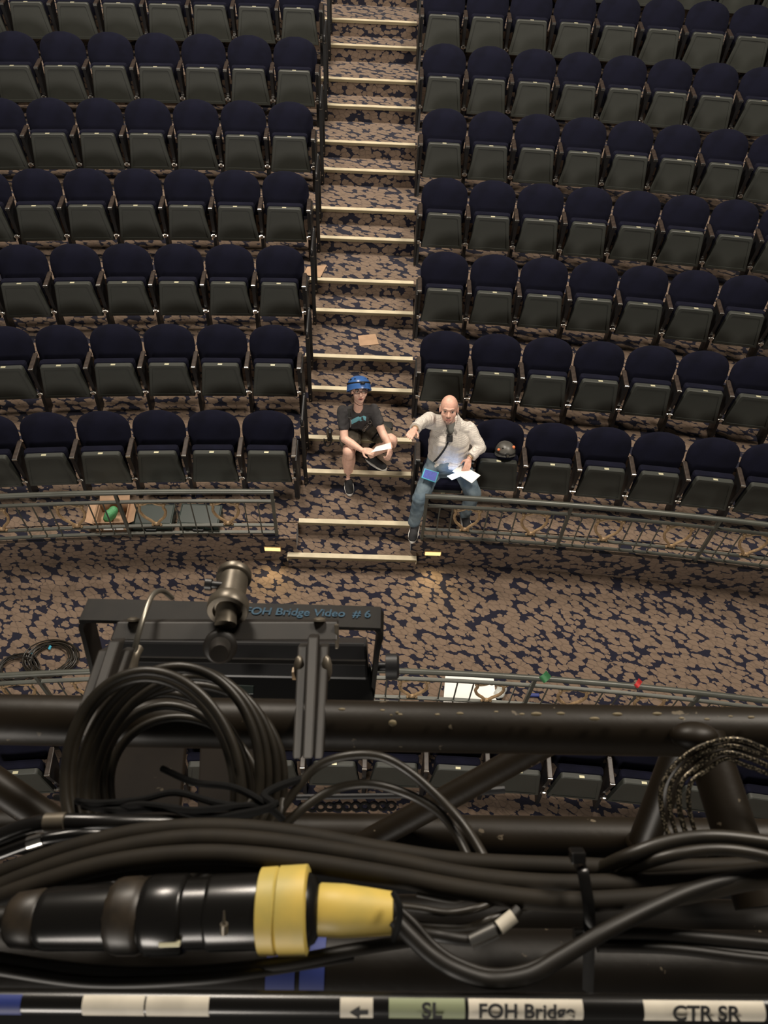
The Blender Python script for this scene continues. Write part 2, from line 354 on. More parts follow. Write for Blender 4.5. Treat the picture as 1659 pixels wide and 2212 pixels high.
    return out
SM = seat_meshes()
ORD = ['first', 'second', 'third', 'fourth', 'fifth', 'sixth', 'seventh', 'eighth', 'ninth', 'tenth', 'eleventh', 'twelfth', 'thirteenth', 'fourteenth', 'fifteenth', 'sixteenth']
def sp(name, me, parent, loc=(0, 0, 0)):
    o = bpy.data.objects.new(name, me); COL.objects.link(o); o.parent = parent; o.location = loc; return o
def place_seat(x, y, z, ang, side, aisle, label, group, down=False):
    t = thing('theatre_seat', label, 'seat', (x, y, z), ang, group)
    # local origin = front edge line of platform at seat centre
    sp('backrest', SM['backrest'], t)
    p = sp('seat_pan', SM['seat_pan_down' if down else 'seat_pan'], t); sp('number_plate', SM['plate_down' if down else 'number_plate'], p)
    sp('seat_cushion', SM['cushion_down' if down else 'seat_cushion'], t)
    for s in ([side, -side] if aisle else [side]):
        st = sp('standard', SM['standard'], t, (s*PIT/2, 0, 0)); sp('pivot', SM['pivot'], st)
        a = sp('armrest', SM['armrest'], t, (s*PIT/2, 0, 0)); sp('arm_tip', SM['arm_tip'], a)
    if aisle: sp('end_panel', SM['end_panel'], t, (-side*(PIT/2+.028), 0, 0))
    return t
def seatrow(k, side, floor, yoff, x0, aisle=True, rowlabel='', group='', nmax=12, down=()):
    R = R1+yoff; a0 = math.asin((x0-CX)/(R+.43))
    for i in range(nmax):
        a = a0+side*(i+.5)*PIT/(R+.36)
        x = CX+R*math.sin(a); y = -R1+R*math.cos(a)
        u, v = proj((CX+(R+.6)*math.sin(a), -R1+(R+.6)*math.cos(a), floor+.5))
        if not (-75 < u < 1735): continue
        if v < -75: continue
        lab = rowlabel % (ORD[i])
        place_seat(x, y, floor, -a, side, aisle and i == 0, lab, group, i in down)
ROWN = ['front row', 'second row', 'third row', 'fourth row', 'fifth row', 'sixth row', 'seventh row', 'top row']
for k in range(1, 9):
    rn = ROWN[k-1]
    seatrow(k, -1, 2*k*H, (k-1)*RUN, XL, True, 'navy folding seat in the left block, '+rn+', %s seat out from the aisle', 'theatre seats in the left block')
    seatrow(k, 1, 2*k*H, (k-1)*RUN, XR, True, 'navy folding seat in the right block, '+rn+', %s seat out from the aisle', 'theatre seats in the right block', down=(0,) if k == 1 else ())
# seats of the lower house glimpsed between the truss pipes
x0 = .739-.565*8
n = 0
for i in range(17):
    xc = x0+.565*(i+.5); R = R1-2.82; a = math.asin((xc-CX)/R)
    x = CX+R*math.sin(a); y = -R1+R*math.cos(a)
    u, v = proj((x, y+.5, -.2))
    if -60 < u < 1720:
        place_seat(x, y, -.79, -a, 1, False, 'navy folding seat of the lower house behind the truss, %s from the left' % ORD[n], 'seats of the lower house below the cross aisle'); n += 1

# ---------------------------------------------------------------- handrails along the stairs
for k in range(1, 9):
    x = -.565; yf = (k-1)*RUN+T2-.012; yb = k*RUN-.012; zf = (2*k+1)*H; zb = zf+H
    t = thing('handrail', 'black flat-bar handrail loop left of the stairs beside the %s' % ROWN[k-1], 'handrail', (x, yf, 2*k*H), 0, 'aisle handrails')
    bm = BM(); tube(bm, smoothpath([(x, yf, zf+.72), (x, yf, zf+.775), (x, yf+.04, zf+.80), (x, yb-.04, zf+.835), (x, yb+.0, zb+.66), (x, yb, zb+.60)], 5), .017, 10); part('grip', bm, M['black'], t, True, True)
    for yy, z0, z1 in ((yf, zf-.18, zf+.73), (yb, zb-.16, zb+.62)):
        bm = BM(); bx(bm, (x, yy, (z0+z1)/2), (.042, .014, z1-z0), .003); p = part('post', bm, M['black'], t, False, True)
        for zz in (z0+.03, z0+.12):
            bm = BM(); tube(bm, [(x, yy-.006, zz), (x, yy-.012, zz)], .008, 8); part('bolt', bm, M['chrome'], p, False, True)
    bm = BM(); tube(bm, [(x, yf, zf+.725), (x, yf, zf+.735)], .0195, 10); part('collar', bm, M['chrome'], t, True, True)

# ---------------------------------------------------------------- guard rails
def ornament(x, y, z0, tangent):
    bm = BM(); T = frame(Vector((x, y, z0)), tangent, Vector((-tangent.y, tangent.x, 0)), Vector((0, 0, 1)))
    for s in (-1, 1):
        tube(bm, [T @ v for v in smoothpath([(s*.012, 0, .03), (s*.045, 0, .085), (s*.10, 0, .15), (s*.128, 0, .235), (s*.118, 0, .30), (s*.128, 0, .335)], 5)], [.015]*25+[.012], 8)
        tube(bm, [T @ v for v in smoothpath([(s*.128, 0, .335), (s*.09, 0, .335), (s*.05, 0, .352), (s*.02, 0, .372), (0, 0, .362)], 5)], .011, 8)
        bmesh.ops.create_icosphere(bm, subdivisions=2, radius=.02, matrix=T @ Matrix.Translation((s*.128, 0, .34)))
        bmesh.ops.create_icosphere(bm, subdivisions=1, radius=.016, matrix=T @ Matrix.Translation((s*.04, 0, .02)))
    bmesh.ops.create_icosphere(bm, subdivisions=2, radius=.026, matrix=T @ Matrix.Translation((0, 0, .375)) @ Matrix.Diagonal((1, .6, .8, 1)))
    bmesh.ops.create_icosphere(bm, subdivisions=2, radius=.03, matrix=T @ Matrix.Translation((0, 0, .035)) @ Matrix.Diagonal((1.2, .6, .8, 1)))
    return bm
def guard(x0, x1, yoff, z, step, first, label, group, hgt=.70, orn=(.30, .78)):
    c = Vector((x0, arc(yoff, x0), z))
    t = thing('guard_rail', label, 'railing', c, 0, group)
    n = max(8, int(abs(x1-x0)/.15)); xs = [x0+(x1-x0)*i/n for i in range(n+1)]
    P = lambda h: [Vector((x, arc(yoff, x), z+h)) for x in xs]
    def strip(h, wd, ht):
        bm = BM(); R_ = []
        for p in P(h):
            R_.append([bm.verts.new(p+Vector((0, a*wd/2, b*ht/2))) for a, b in ((-1, -1), (1, -1), (1, 1), (-1, 1))])
        for A, B in zip(R_, R_[1:]):
            for j in range(4): bm.faces.new((A[j], A[(j+1) % 4], B[(j+1) % 4], B[j]))
        bm.faces.new(R_[0]); bm.faces.new(R_[-1][::-1]); bmesh.ops.recalc_face_normals(bm, faces=bm.faces); return bm
    bm = BM(); tube(bm, P(hgt), .027, 12); part('top_rail', bm, M['rail'], t, True, True)
    part('upper_rail', strip(.555, .032, .02), M['rail'], t, False, True)
    part('lower_rail', strip(.165, .032, .02), M['rail'], t, False, True)
    part('bottom_rail', strip(.045, .032, .02), M['rail'], t, False, True)
    sgn = 1 if x1 > x0 else -1; L = abs(x1-x0); a = first
    posts = [0.02]
    q_ = first
    while q_ < L: posts.append(q_); q_ += step
    for i, s in enumerate(posts):
        x = x0+sgn*s; y = arc(yoff, x)
        bm = BM(); bx(bm, (x, y, z+hgt/2-.01), (.032, .032, hgt), .003); part('post', bm, M['rail'], t, False, True)
        span = (posts[i+1]-s) if i+1 < len(posts) else step
        tp = Vector((1, -(x-CX)/R1, 0)).normalized()
        for f in orn:
            if i == 0 and span < step*.8 and f == orn[0] and span < .8: continue
            xx = x+sgn*span*f
            if abs(xx-x0) > L: continue
            part('gilt_ornament', ornament(xx, arc(yoff, xx), z+.165, tp), M['gold'], t, True, True)
        for f in (.10, .19, .44, .54, .64, .90):
            xx = x+sgn*span*f
            if abs(xx-x0) > L: continue
            bm = BM(); tube(bm, [(xx, arc(yoff, xx), z+.045), (xx, arc(yoff, xx), z+.555)], .0075, 6); part('baluster', bm, M['rail'], t, False, True)
guard(.69, 5.0, -.115, 2*H, 1.45, 1.45, 'grey guard rail with gilt ornaments running right from the seated man\'s knees', 'guard rails beside the cross aisle')
guard(-.80, -4.4, -.115, 2*H, 1.53, 1.53, 'grey guard rail with gilt ornaments left of the stairs in front of the seats', 'guard rails beside the cross aisle', orn=(.32, .80))
guard(-3.6, 4.4, -1.82, 0, 1.45, .9, 'grey guard rail at the front edge of the cross aisle behind the truss', 'guard rails beside the cross aisle', orn=(.27, .75))
# black face below the front rail
bm = BM(); ring(bm, -1.90, -1.85, .03, -.85, n=30); struct('balcony_fascia', bm, M['wall'])

# ---------------------------------------------------------------- step lights in the fascia
for uu, vv, nm in ((588, 1192, 'left'), (935, 1196, 'right')):
    p = atZ(uu, vv, .20); p.y = arc(-.16, p.x)-.006
    t = thing('step_light', 'glowing brass louvred step light in the riser just %s of the bottom stair' % nm, 'light', p, 0, 'step lights')
    bm = BM(); bx(bm, p, (.185, .012, .075), .003); part('frame', bm, M['gold'], t, False, True)
    for i in range(4):
        bm = BM(); bx(bm, p+Vector((0, -.010, -.024+.016*i)), (.165, .006, .010), 0, rot=Matrix.Rotation(.4, 4, 'X')); part('louvre', bm, M['brass'], t, False, True)
    l = bpy.data.lights.new('step_glow', 'SPOT'); l.energy = 5.5; l.color = (1, .78, .38); l.spot_size = math.radians(125); l.spot_blend = 1; l.shadow_soft_size = .05
    lo = bpy.data.objects.new('step_glow', l); COL.objects.link(lo); lo.location = p+Vector((0, -.04, .01)); lo.rotation_euler = (math.radians(58), 0, 0)
    lo.rotation_euler = Vector((0, -.9, -.42)).to_track_quat('-Z', 'Y').to_euler()

# ---------------------------------------------------------------- people
def cap(bm, a, b, ra, rb, flat=None, fk=1.0, seg=14):
    """tapered capsule; flat: direction squashed by fk"""
    a, b = Vector(a), Vector(b); ax = b-a; L_ = ax.length; t = ax.normalized() if L_ > 1e-6 else Vector((0, 0, 1))
    if flat is not None: n = (flat-flat.dot(t)*t).normalized()
    else: n = t.orthogonal().normalized()
    w_ = t.cross(n); rings = []
    prof = [(-ra*math.cos(q_), ra*math.sin(q_)) for q_ in [math.pi/2*i/5 for i in range(1, 6)]]+[(L_+rb*math.cos(q_), rb*math.sin(q_)) for q_ in [math.pi/2*i/5 for i in range(5, 0, -1)]]
    for s, r in prof:
        rings.append([bm.verts.new(a+t*s+r*(math.cos(p_)*n*fk+math.sin(p_)*w_)) for p_ in [2*math.pi*j/seg for j in range(seg)]])
    for X, Y in zip(rings, rings[1:]):
        for j in range(seg): bm.faces.new((X[j], X[(j+1) % seg], Y[(j+1) % seg], Y[j]))
    p0 = bm.verts.new(a-t*ra); p1 = bm.verts.new(b+t*rb)
    for j in range(seg): bm.faces.new((p0, rings[0][(j+1) % seg], rings[0][j])); bm.faces.new((p1, rings[-1][j], rings[-1][(j+1) % seg]))
def ell(bm, c, x, y, z, rx, ry, rz, sub=3):
    bmesh.ops.create_icosphere(bm, subdivisions=sub, radius=1, matrix=frame(Vector(c), x*rx, y*ry, z*rz))
from mathutils import noise
def fuse(name, bm, m, parent, voxel=.006, smooth_it=4, crease=0.0, cs=14):
    o = part(name, bm, m, parent, True, True)
    bm2 = bmesh.new(); bm2.from_mesh(o.data); bmesh.ops.recalc_face_normals(bm2, faces=bm2.faces); bm2.to_mesh(o.data); bm2.free()
    r = o.modifiers.new('r', 'REMESH'); r.mode = 'VOXEL'; r.voxel_size = voxel; r.use_smooth_shade = True
    s = o.modifiers.new('s', 'SMOOTH'); s.factor = .5; s.iterations = smooth_it
    dg = bpy.context.evaluated_depsgraph_get(); me = bpy.data.meshes.new_from_object(o.evaluated_get(dg))
    o.modifiers.clear(); o.data = me; me.name = name
    if crease:
        me.update(); N_ = [v.normal.copy() for v in me.vertices]
        for v, n_ in zip(me.vertices, N_):
            c_ = v.co; h_ = abs(noise.noise(Vector((c_.x*cs*.6, c_.y*cs*.6, c_.z*cs*1.3))))*2-.5+noise.noise(c_*cs*2.2)*.35
            v.co += n_*h_*crease
    for p in me.polygons: p.use_smooth = True
    return o
def hand(bm, wrist, d, n, side, curl=.5, L_=.175, spread=.16):
    """d: wrist->fingers, n: back-of-hand normal, side=+1 thumb toward d x n"""
    d = d.normalized(); n = (n-n.dot(d)*d).normalized(); s = d.cross(n)*side
    pc = wrist+d*.085
    cap(bm, wrist+d*.01, wrist+d*.035, .024, .027, n, .7)
    for k in (-.028, -.010, .010, .028): cap(bm, wrist+d*.03+s*k*.6, wrist+d*.088+s*k, .016, .0125, n, .85, 10)
    for i, (k, ln) in enumerate(((.030, .072), (.010, .080), (-.010, .074), (-.029, .060))):
        p = wrist+d*.09+s*k; dd = (d+s*k*spread*8).normalized(); ang = curl*(.8+.12*i)
        for j, f in enumerate((.45, .32, .23)):
            a = ang*(j+.6); q_ = p+(dd*math.cos(a)-n*math.sin(a))*ln*f
            cap(bm, p, q_, .0095-.0008*j, .0088-.0008*j, None, 1, 8); p = q_
    p = wrist+d*.03+s*.024; q_ = p+(d*.5+s*.75-n*.25).normalized()*.042; cap(bm, p, q_, .014, .011, None, 1, 8)
    r_ = q_+(d*.85+s*.25-n*.5*curl).normalized()*.034; cap(bm, q_, r_, .0105, .0085, None, 1, 8)
def head(bm, c, F, U, k=1.0, wide=1.0):
    """c: centre of the skull; F: face direction; U: crown direction"""
    F = F.normalized(); U = (U-U.dot(F)*F).normalized(); X = F.cross(U)*-1 ; X = U.cross(F)   # X: to the person's left = picture right
    P = lambda x, f, u: c+k*(X*x+F*f+U*u)
    ell(bm, P(0, -.012, .025), X, F, U, .077*k*wide, .095*k, .092*k)
    ell(bm, P(0, .022, -.035), X, F, U, .062*k*wide, .068*k, .078*k)
    ell(bm, P(0, .045, -.085), X, F, U, .036*k, .040*k, .034*k)
    ell(bm, P(0, .072, .022), X, F, U, .052*k, .020*k, .014*k, 2)
    cap(bm, P(0, .078, .008), P(0, .100, -.030), .008*k, .0125*k, None, 1, 10)
    for s in (-1, 1):
        ell(bm, P(s*.012, .092, -.034), X, F, U, .009*k, .009*k, .008*k, 2)
        ell(bm, P(s*.040, .050, -.028), X, F, U, .026*k, .030*k, .028*k, 2)
        ell(bm, P(s*.079*wide, -.008, -.008), (X*1+F*-.3*s).normalized(), F, U, .009*k, .019*k, .031*k, 2)
        ell(bm, P(s*.014, .086, -.058), X, F, U, .018*k, .008*k, .006*k, 2)
    ell(bm, P(0, .084, -.070), X, F, U, .020*k, .009*k, .007*k, 2)
    return P, X, F, U
def face(P, X, F, U, t, k=1.0, browm='dark', open_mouth=False, glance=(0, 0)):
    for s in (-1, 1):
        bm = BM(); ell(bm, P(s*.031, .0725, .004), X, F, U, .0145*k, .0095*k, .0085*k, 2); e = part('eye', bm, M['eyew'], t, True, True)
        bm = BM(); ell(bm, P(s*.031+glance[0], .0805, .004+glance[1]), X, F, U, .0062*k, .003*k, .0062*k, 2); part('iris', bm, M['dark'], e, True, True)
        bm = BM(); tube(bm, smoothpath([P(s*.014, .087, .022), P(s*.032, .088, .030), P(s*.052, .072, .024)], 4), .0034*k, 6); part('eyebrow', bm, M[browm], t, True, True)
        bm = BM(); tube(bm, smoothpath([P(s*.017, .083, .008), P(s*.031, .087, .0145), P(s*.046, .074, .008)], 4), .0024*k, 6); part('eyelid', bm, M['beard'], t, True, True)
    bm = BM()
    if open_mouth: ell(bm, P(0, .090, -.062), X, F, U, .019*k, .006*k, .0075*k, 2)
    tube(bm, smoothpath([P(-.023, .085, -.064), P(-.008, .096, -.057), P(.008, .096, -.057), P(.023, .085, -.064)], 4), .0042*k, 6)
    tube(bm, smoothpath([P(-.021, .085, -.066), P(0, .094, -.073), P(.021, .085, -.066)], 4), .0044*k, 6)
    o = part('lips', bm, M['lip'], t, True, True)
    if open_mouth:
        bm = BM(); ell(bm, P(0, .0945, -.0645), X, F, U, .014*k, .003*k, .0045*k, 2); part('mouth_opening', bm, M['dark'], o, True, True)
V3 = Vector
def todir(p): return (CAM-Vector(p)).normalized()
def shoe(t, heel, toe, up, label=None, high=.055):
    heel, toe = V3(heel), V3(toe); d = (toe-heel).normalized(); up = (up-up.dot(d)*d).normalized(); s = d.cross(up); L_ = (toe-heel).length
    bm = BM()
    cap(bm, heel+d*.045+up*.050, heel+d*.11+up*.060, .044, .046); cap(bm, heel+d*.11+up*.050, toe-d*.06+up*.034, .047, .040, up, .8); cap(bm, heel+d*.05+up*.06, heel+d*.055+up*.105, .044, .043)
    cap(bm, toe-d*.10+up*.032, toe-d*.055+up*.030, .050, .046, up, .65)
    o = fuse('shoe', bm, M['shoe'], t, .006, 3)
    bm = BM(); pts = []
    for i in range(24):
        a = 2*math.pi*i/24; f = math.cos(a); w_ = math.sin(a); x = L_/2+f*L_/2; wid = .050+.012*max(0, f)
        pts.append((x, w_*wid*(1-abs(f)**6*.3)))
    lo = [bm.verts.new(heel+d*x+s*y+up*0) for x, y in pts]; hi = [bm.verts.new(heel+d*x+s*y*1.05+up*(.034-.008*(x/L_))) for x, y in pts]
    bm.faces.new(lo[::-1]); bm.faces.new(hi)
    for i in range(24): bm.faces.new((lo[i], lo[(i+1) % 24], hi[(i+1) % 24], hi[i]))
    part('sole', bm, M['sole'], o, False, True)

# --- woman on the stairs
W1 = thing('person', 'person in blue helmet, glasses and dark t-shirt sitting on the stairs with papers', 'person', (0, 1.0, 4*H), 0)
pel = V3((.01, 1.05, .87)); shR = atY(741, 889, .93); shL = atY(806, 886, .93); nk = (shR+shL)/2+V3((0, -.02, .05)); hc = atY(776, 844, .90)
elR = atY(744, 948, .70); wrR = atY(781, 972, .56); elL = atY(826, 934, .74); wrL = atY(843, 966, .58)
kR = atY(754, 976, .62); kL = atY(845, 952, .74)
anR = V3((-.098, .635, 2*H+.12)); anL = V3((.135, .79, 3*H+.11))
hipR = pel+V3((-.085, -.02, 0)); hipL = pel+V3((.095, -.02, 0))
Fw = (todir(hc)+V3((.16, -.12, -.14))).normalized(); Uw = V3((-.05, .55, .8))
bm = BM()
Pw, Xw, Fw, Uw = head(bm, hc, Fw, Uw, 1.06, .96)
cap(bm, nk+V3((0, .0, -.03)), hc+V3((0, .02, -.07)), .052, .048)
cap(bm, pel, pel+(nk-pel)*.55, .105, .09, (nk-pel).cross(V3((1, 0, 0))), .7); cap(bm, pel+(nk-pel)*.55, nk-(nk-pel)*.25, .09, .06)
cap(bm, shR, shL, .038, .038)
for sh, el, wr in ((shR, elR, wrR), (shL, elL, wrL)):
    cap(bm, sh, el, .050, .043); cap(bm, el, el+(wr-el)*.4, .043, .044); cap(bm, el+(wr-el)*.4, wr, .044, .027)
for hp, kn, an in ((hipR, kR, anR), (hipL, kL, anL)):
    cap(bm, hp, kn, .088, .070); cap(bm, kn, kn+(an-kn)*.38, .066, .074); cap(bm, kn+(an-kn)*.38, an, .074, .040)
    cap(bm, kn+V3((0, -.01, .01)), kn+V3((0, -.02, -.03)), .066, .062)
cap(bm, anR, anR+V3((0, -.08, -.07)), .034, .03); cap(bm, anL, anL+V3((.08, -.06, -.06)), .034, .03)
hpR = atY(803, 976, .50); hpL = atY(846, 974, .50)
hand(bm, wrR, (hpR-wrR), V3((-.2, -.4, .9)), 1, .55)
hand(bm, wrL, (V3((-.1, -.7, -.5))), V3((.7, -.6, .3)), -1, .75)
fuse('body', bm, M['skin'], W1, .0055, 3)
face(Pw, Xw, Fw, Uw, W1, 1.06, 'dark', True, (.002, .003))
# t-shirt
bm = BM(); ax = (nk-pel).normalized(); fl = ax.cross(V3((1, 0, 0)))
for s_ in (-1, 1): cap(bm, pel+ax*.03+V3((s_*.05, -.02, 0)), pel+(nk-pel)*.5+V3((s_*.055, -.03, 0)), .115, .115, fl, .9); cap(bm, pel+(nk-pel)*.45+V3((s_*.055, -.03, 0)), nk-(nk-pel)*.28+V3((s_*.06, -.035, 0)), .115, .098, fl, .95)
cap(bm, shR+V3((.01, -.01, -.01)), shL+V3((-.01, -.01, -.01)), .072, .072)
for sh, el in ((shR, elR), (shL, elL)): cap(bm, sh, sh+(el-sh)*.45, .068, .066); cap(bm, sh+(el-sh)*.45, sh+(el-sh)*.58, .066, .058)
cap(bm, shR+(nk-shR)*.35, nk+V3((-.03, .03, -.015)), .045, .035); cap(bm, shL+(nk-shL)*.35, nk+V3((.03, .03, -.015)), .045, .035)
tee = fuse('t_shirt', bm, M['tee'], W1, .007, 4, .006)
# banner print on the chest
ch = (atY(778, 908, .80)+atY(778, 908, .80))/2
def surf_patch(name, poly, m, parent, y0, thick=.004, th2=.0):
    """polygon given in photo pixels lying on plane y0.. slightly extruded toward viewer"""
    bm = BM(); P = [atY(u, v, y) for u, v, y in poly]; c = sum(P, Vector())/len(P); n = todir(c)
    a = [bm.verts.new(p+n*thick) for p in P]; b = [bm.verts.new(p-n*.002) for p in P]
    bm.faces.new(a); bm.faces.new(b[::-1])
    for i in range(len(P)): bm.faces.new((a[i], b[i], b[(i+1) % len(P)], a[(i+1) % len(P)]))
    bmesh.ops.recalc_face_normals(bm, faces=bm.faces); return part(name, bm, m, parent, False, True)
def bvh_hit(o, u, v):
    """first hit of the camera ray on object o (used only to lay prints and straps on cloth)"""
    mw = root_mx(o); inv = mw.inverted(); a = inv @ CAM; d = (inv.to_3x3() @ ray(u, v)).normalized()
    ok, loc, nor, _ = o.ray_cast(a, d); return (mw @ loc, (mw.to_3x3() @ nor).normalized()) if ok else (None, None)
def on_cloth(o, uv, off=.003):
    out = []
    for u, v in uv:
        p, n = bvh_hit(o, u, v)
        if p is not None: out.append(p+n*off)
    return out
def decal(name, o, poly, m, n=5, off=.003):
    """pixel quad strip: poly = list of (top, bottom) pairs"""
    bm = BM(); rows = []
    for (a, b) in poly:
        r_ = []
        for j in range(n+1):
            u = a[0]+(b[0]-a[0])*j/n; v = a[1]+(b[1]-a[1])*j/n; p, nn = bvh_hit(o, u, v)
            if p is None: return None
            r_.append(bm.verts.new(p+nn*off))
        rows.append(r_)
    for A, B in zip(rows, rows[1:]):
        for j in range(n): bm.faces.new((A[j], A[j+1], B[j+1], B[j]))
    return part(name, bm, m, o, True, True)
decal('banner_print', tee, [((758.5, 907), (760, 916)), ((766, 903), (768, 912)), ((774, 899), (776, 908)), ((778, 901), (779, 910)), ((786, 898), (787, 907)), ((791, 900), (790, 909))], M['teal'])
pts = on_cloth(tee, [(758, 903), (758.3, 912), (757.5, 920), (754, 927)])
if len(pts) > 2:
    bm = BM(); tube(bm, smoothpath(pts, 4), .0028, 6); part('white_cord', bm, M['white'], tee, True, True)
pts = on_cloth(tee, [(756, 872), (754, 884), (756, 896), (757, 903)], .006)
if len(pts) > 2:
    bm = BM(); tube(bm, smoothpath(pts, 4), .016, 8, flat=todir(hc)); part('shoulder_strap', bm, M['strap'], W1, True, True)
    bm = BM(); bx(bm, pts[2], (.045, .015, .022), .004); part('strap_clip', bm, M['black'], W1, False, True)
# shorts
bm = BM(); cap(bm, pel+V3((-.05, .0, -.01)), pel+V3((.05, .0, -.01)), .138, .138)
for hp, kn in ((hipR, kR), (hipL, kL)):
    cap(bm, hp, hp+(kn-hp)*.62, .118, .112); cap(bm, hp+(kn-hp)*.5, hp+(kn-hp)*.74, .112, .094)
fuse('shorts', bm, M['shorts'], W1, .008, 4, .008)
bm = BM(); bc = pel+ax*.085; pts = []
for i in range(25):
    a = 2*math.pi*i/24; pts.append(bc+V3((1, 0, 0))*math.cos(a)*.148+fl.normalized()*math.sin(a)*.122)
tube(bm, pts[:-1], .024, 8, closed=True, flat=fl); be = part('belt', bm, M['strap'], W1, True, True)
for k_ in range(7):
    a = 2*math.pi*(.62+.045*k_); c = bc+V3((1, 0, 0))*math.cos(a)*.155+fl.normalized()*math.sin(a)*.13
    bm = BM(); bx(bm, c, (.03, .012, .045), .004); part('belt_pouch', bm, M['black'], be, False, True)
# tools hanging at both hips
bm = BM(); c = atY(712, 940, .92); bx(bm, c, (.05, .06, .14), .01); p_ = part('tool_pouch', bm, M['black'], W1, False, True)
bm = BM(); tube(bm, [atY(707.5, 925, .88), atY(708, 943, .88)], .013, 8); part('torch', bm, M['steel'], p_, True, True)
bm = BM(); tube(bm, smoothpath([atY(700, 948, .86), atY(703, 962, .86), atY(712, 962, .85), atY(717, 945, .86)], 5), .008, 8); part('lanyard', bm, M['strap'], p_, True, True)
bm = BM(); bx(bm, atY(814, 945, .79), (.07, .05, .13), .014, rot=Matrix.Rotation(.5, 4, 'Y')); p_ = part('tool_bag', bm, M['black'], W1, False, True)
bm = BM(); bx(bm, atY(833, 921, 1.02), (.16, .12, .06), .025); part('rolled_jacket', bm, M['strap'], W1, True, True)
for i, (u, v) in enumerate(((789, 924), (786, 929), (799, 912), (793, 920))):
    bm = BM(); c = atY(u, v, .80); r_ = .014 if i != 2 else .02
    tube(bm, [c+V3((math.cos(a)*r_, -.2*math.sin(a)*r_, math.sin(a)*r_*1.3)) for a in [2*math.pi*j/14 for j in range(14)]], .0035, 6, closed=True); part('carabiner', bm, M['chrome'], p_, True, True)
# shoes and socks
shoe(W1, (-.105, .695, 2*H+.008), (-.070, .425, 2*H+.008), V3((0, 0, 1)))
shoe(W1, (.085, .83, 3*H+.012), (.325, .655, 3*H+.010), V3((0, 0, 1)))
for a, l in ((anR, kR), (anL, kL)):
    bm = BM(); d = (l-a).normalized(); tube(bm, [a-d*.03, a+d*.03], [.042, .038], 16); part('sock', bm, M['white'] if a is anR else M['black'], W1, True, True)
# glasses
g = None
bm = BM()
for s in (-1, 1):
    tube(bm, [Pw(s*.033+math.cos(a)*.025, .098-.008*abs(math.cos(a)*.5+s*.5)*1.0, .002+math.sin(a)*.016) for a in [2*math.pi*j/20 for j in range(20)]], .0022, 6, closed=True)
    tube(bm, [Pw(s*.058, .092, .008), Pw(s*.078, .04, .010), Pw(s*.080, -.01, .006)], .0022, 6)
tube(bm, [Pw(-.008, .100, .004), Pw(.008, .100, .004)], .0022, 6)
part('glasses', bm, M['glassf'], W1, True, True)
bm = BM()
for s in (-1, 1): ell(bm, Pw(s*.074, -.015, .03), Xw, Fw, Uw, .016, .045, .045, 2)
ell(bm, Pw(0, -.05, .0), Xw, Fw, Uw, .075, .055, .07, 2); part('hair', bm, M['hair'], W1, True, True)
# helmet
def helmet_shell(P, X, F, U, R=(.112, .140, .105), cut=-.15, brim=.0, tilt=0):
    bm = BM(); nu, nv = 32, 12; rows = []
    for j in range(nv+1):
        ph = math.pi/2*(1-j/nv)+(-.12*j/nv)
        row = []
        for i in range(nu):
            a = 2*math.pi*i/nu; f = math.cos(a); x = math.sin(a); r_ = math.cos(ph)**.8 if ph > 0 else 1.0+.04
            drop = -.030*(-f if f < 0 else 0)*(j/nv)**3-.022*abs(x)**3*(j/nv)**3
            br = 1+brim*max(0, f)**2*(j/nv)**8
            row.append(bm.verts.new(P(x*R[0]*r_, f*R[1]*r_*br, math.sin(ph)*R[2]*1.0+drop)))
        rows.append(row)
    for A, B in zip(rows, rows[1:]):
        for i in range(nu): bm.faces.new((A[i], A[(i+1) % nu], B[(i+1) % nu], B[i]))
    bmesh.ops.remove_doubles(bm, verts=bm.verts, dist=.0005)
    bmesh.ops.recalc_face_normals(bm, faces=bm.faces)
    bmesh.ops.solidify(bm, geom=bm.faces[:], thickness=.006); return bm
ca_, sa_ = math.cos(.2), math.sin(.2)
PH = lambda x, f, u: Pw(x, f*ca_-u*sa_-.022, u*ca_+f*sa_+.030)
hel = part('helmet', helmet_shell(PH, Xw, Fw, Uw, (.118, .146, .110)), M['blueh'], W1, True, True)
bm = BM(); tube(bm, [PH(math.sin(a)*.112, math.cos(a)*.138, .030+.010*math.cos(a)) for a in [2*math.pi*j/36 for j in range(36)]], .012, 8, closed=True, flat=Uw.cross(Xw)); lampb = part('headlamp_band', bm, M['strap'], hel, True, True)
bm = BM(); bx(bm, (0, 0, 0), (.05, .022, .028), .006, mx=frame(PH(.018, .145, .038), Xw, Fw, Uw)); part('headlamp', bm, M['black'], hel, False, True)
bm = BM(); tube(bm, [PH(.018, .152, .040), PH(.018, .162, .040)], .010, 12); part('headlamp_lens', bm, M['chrome'], hel, True, True)
for s, f in ((-.09, .07), (-.05, .11), (.05, .10), (.09, .05), (0, .0)):
    bm = BM(); ell(bm, PH(s*.9, f*.8, .098 if s == 0 else .078), Xw, Fw, Uw, .012, .014, .006, 2); part('vent_hole', bm, M['blackm'], hel, True, True)
bm = BM(); tube(bm, smoothpath([Pw(-.085, .03, .03), Pw(-.083, .02, -.04), Pw(-.060, .045, -.095), Pw(-.01, .080, -.128), Pw(.03, .06, -.118), Pw(.068, .025, -.07), Pw(.085, .02, .02)], 6), .0075, 8, flat=Xw); part('chin_strap', bm, M['dark'], hel, True, True)
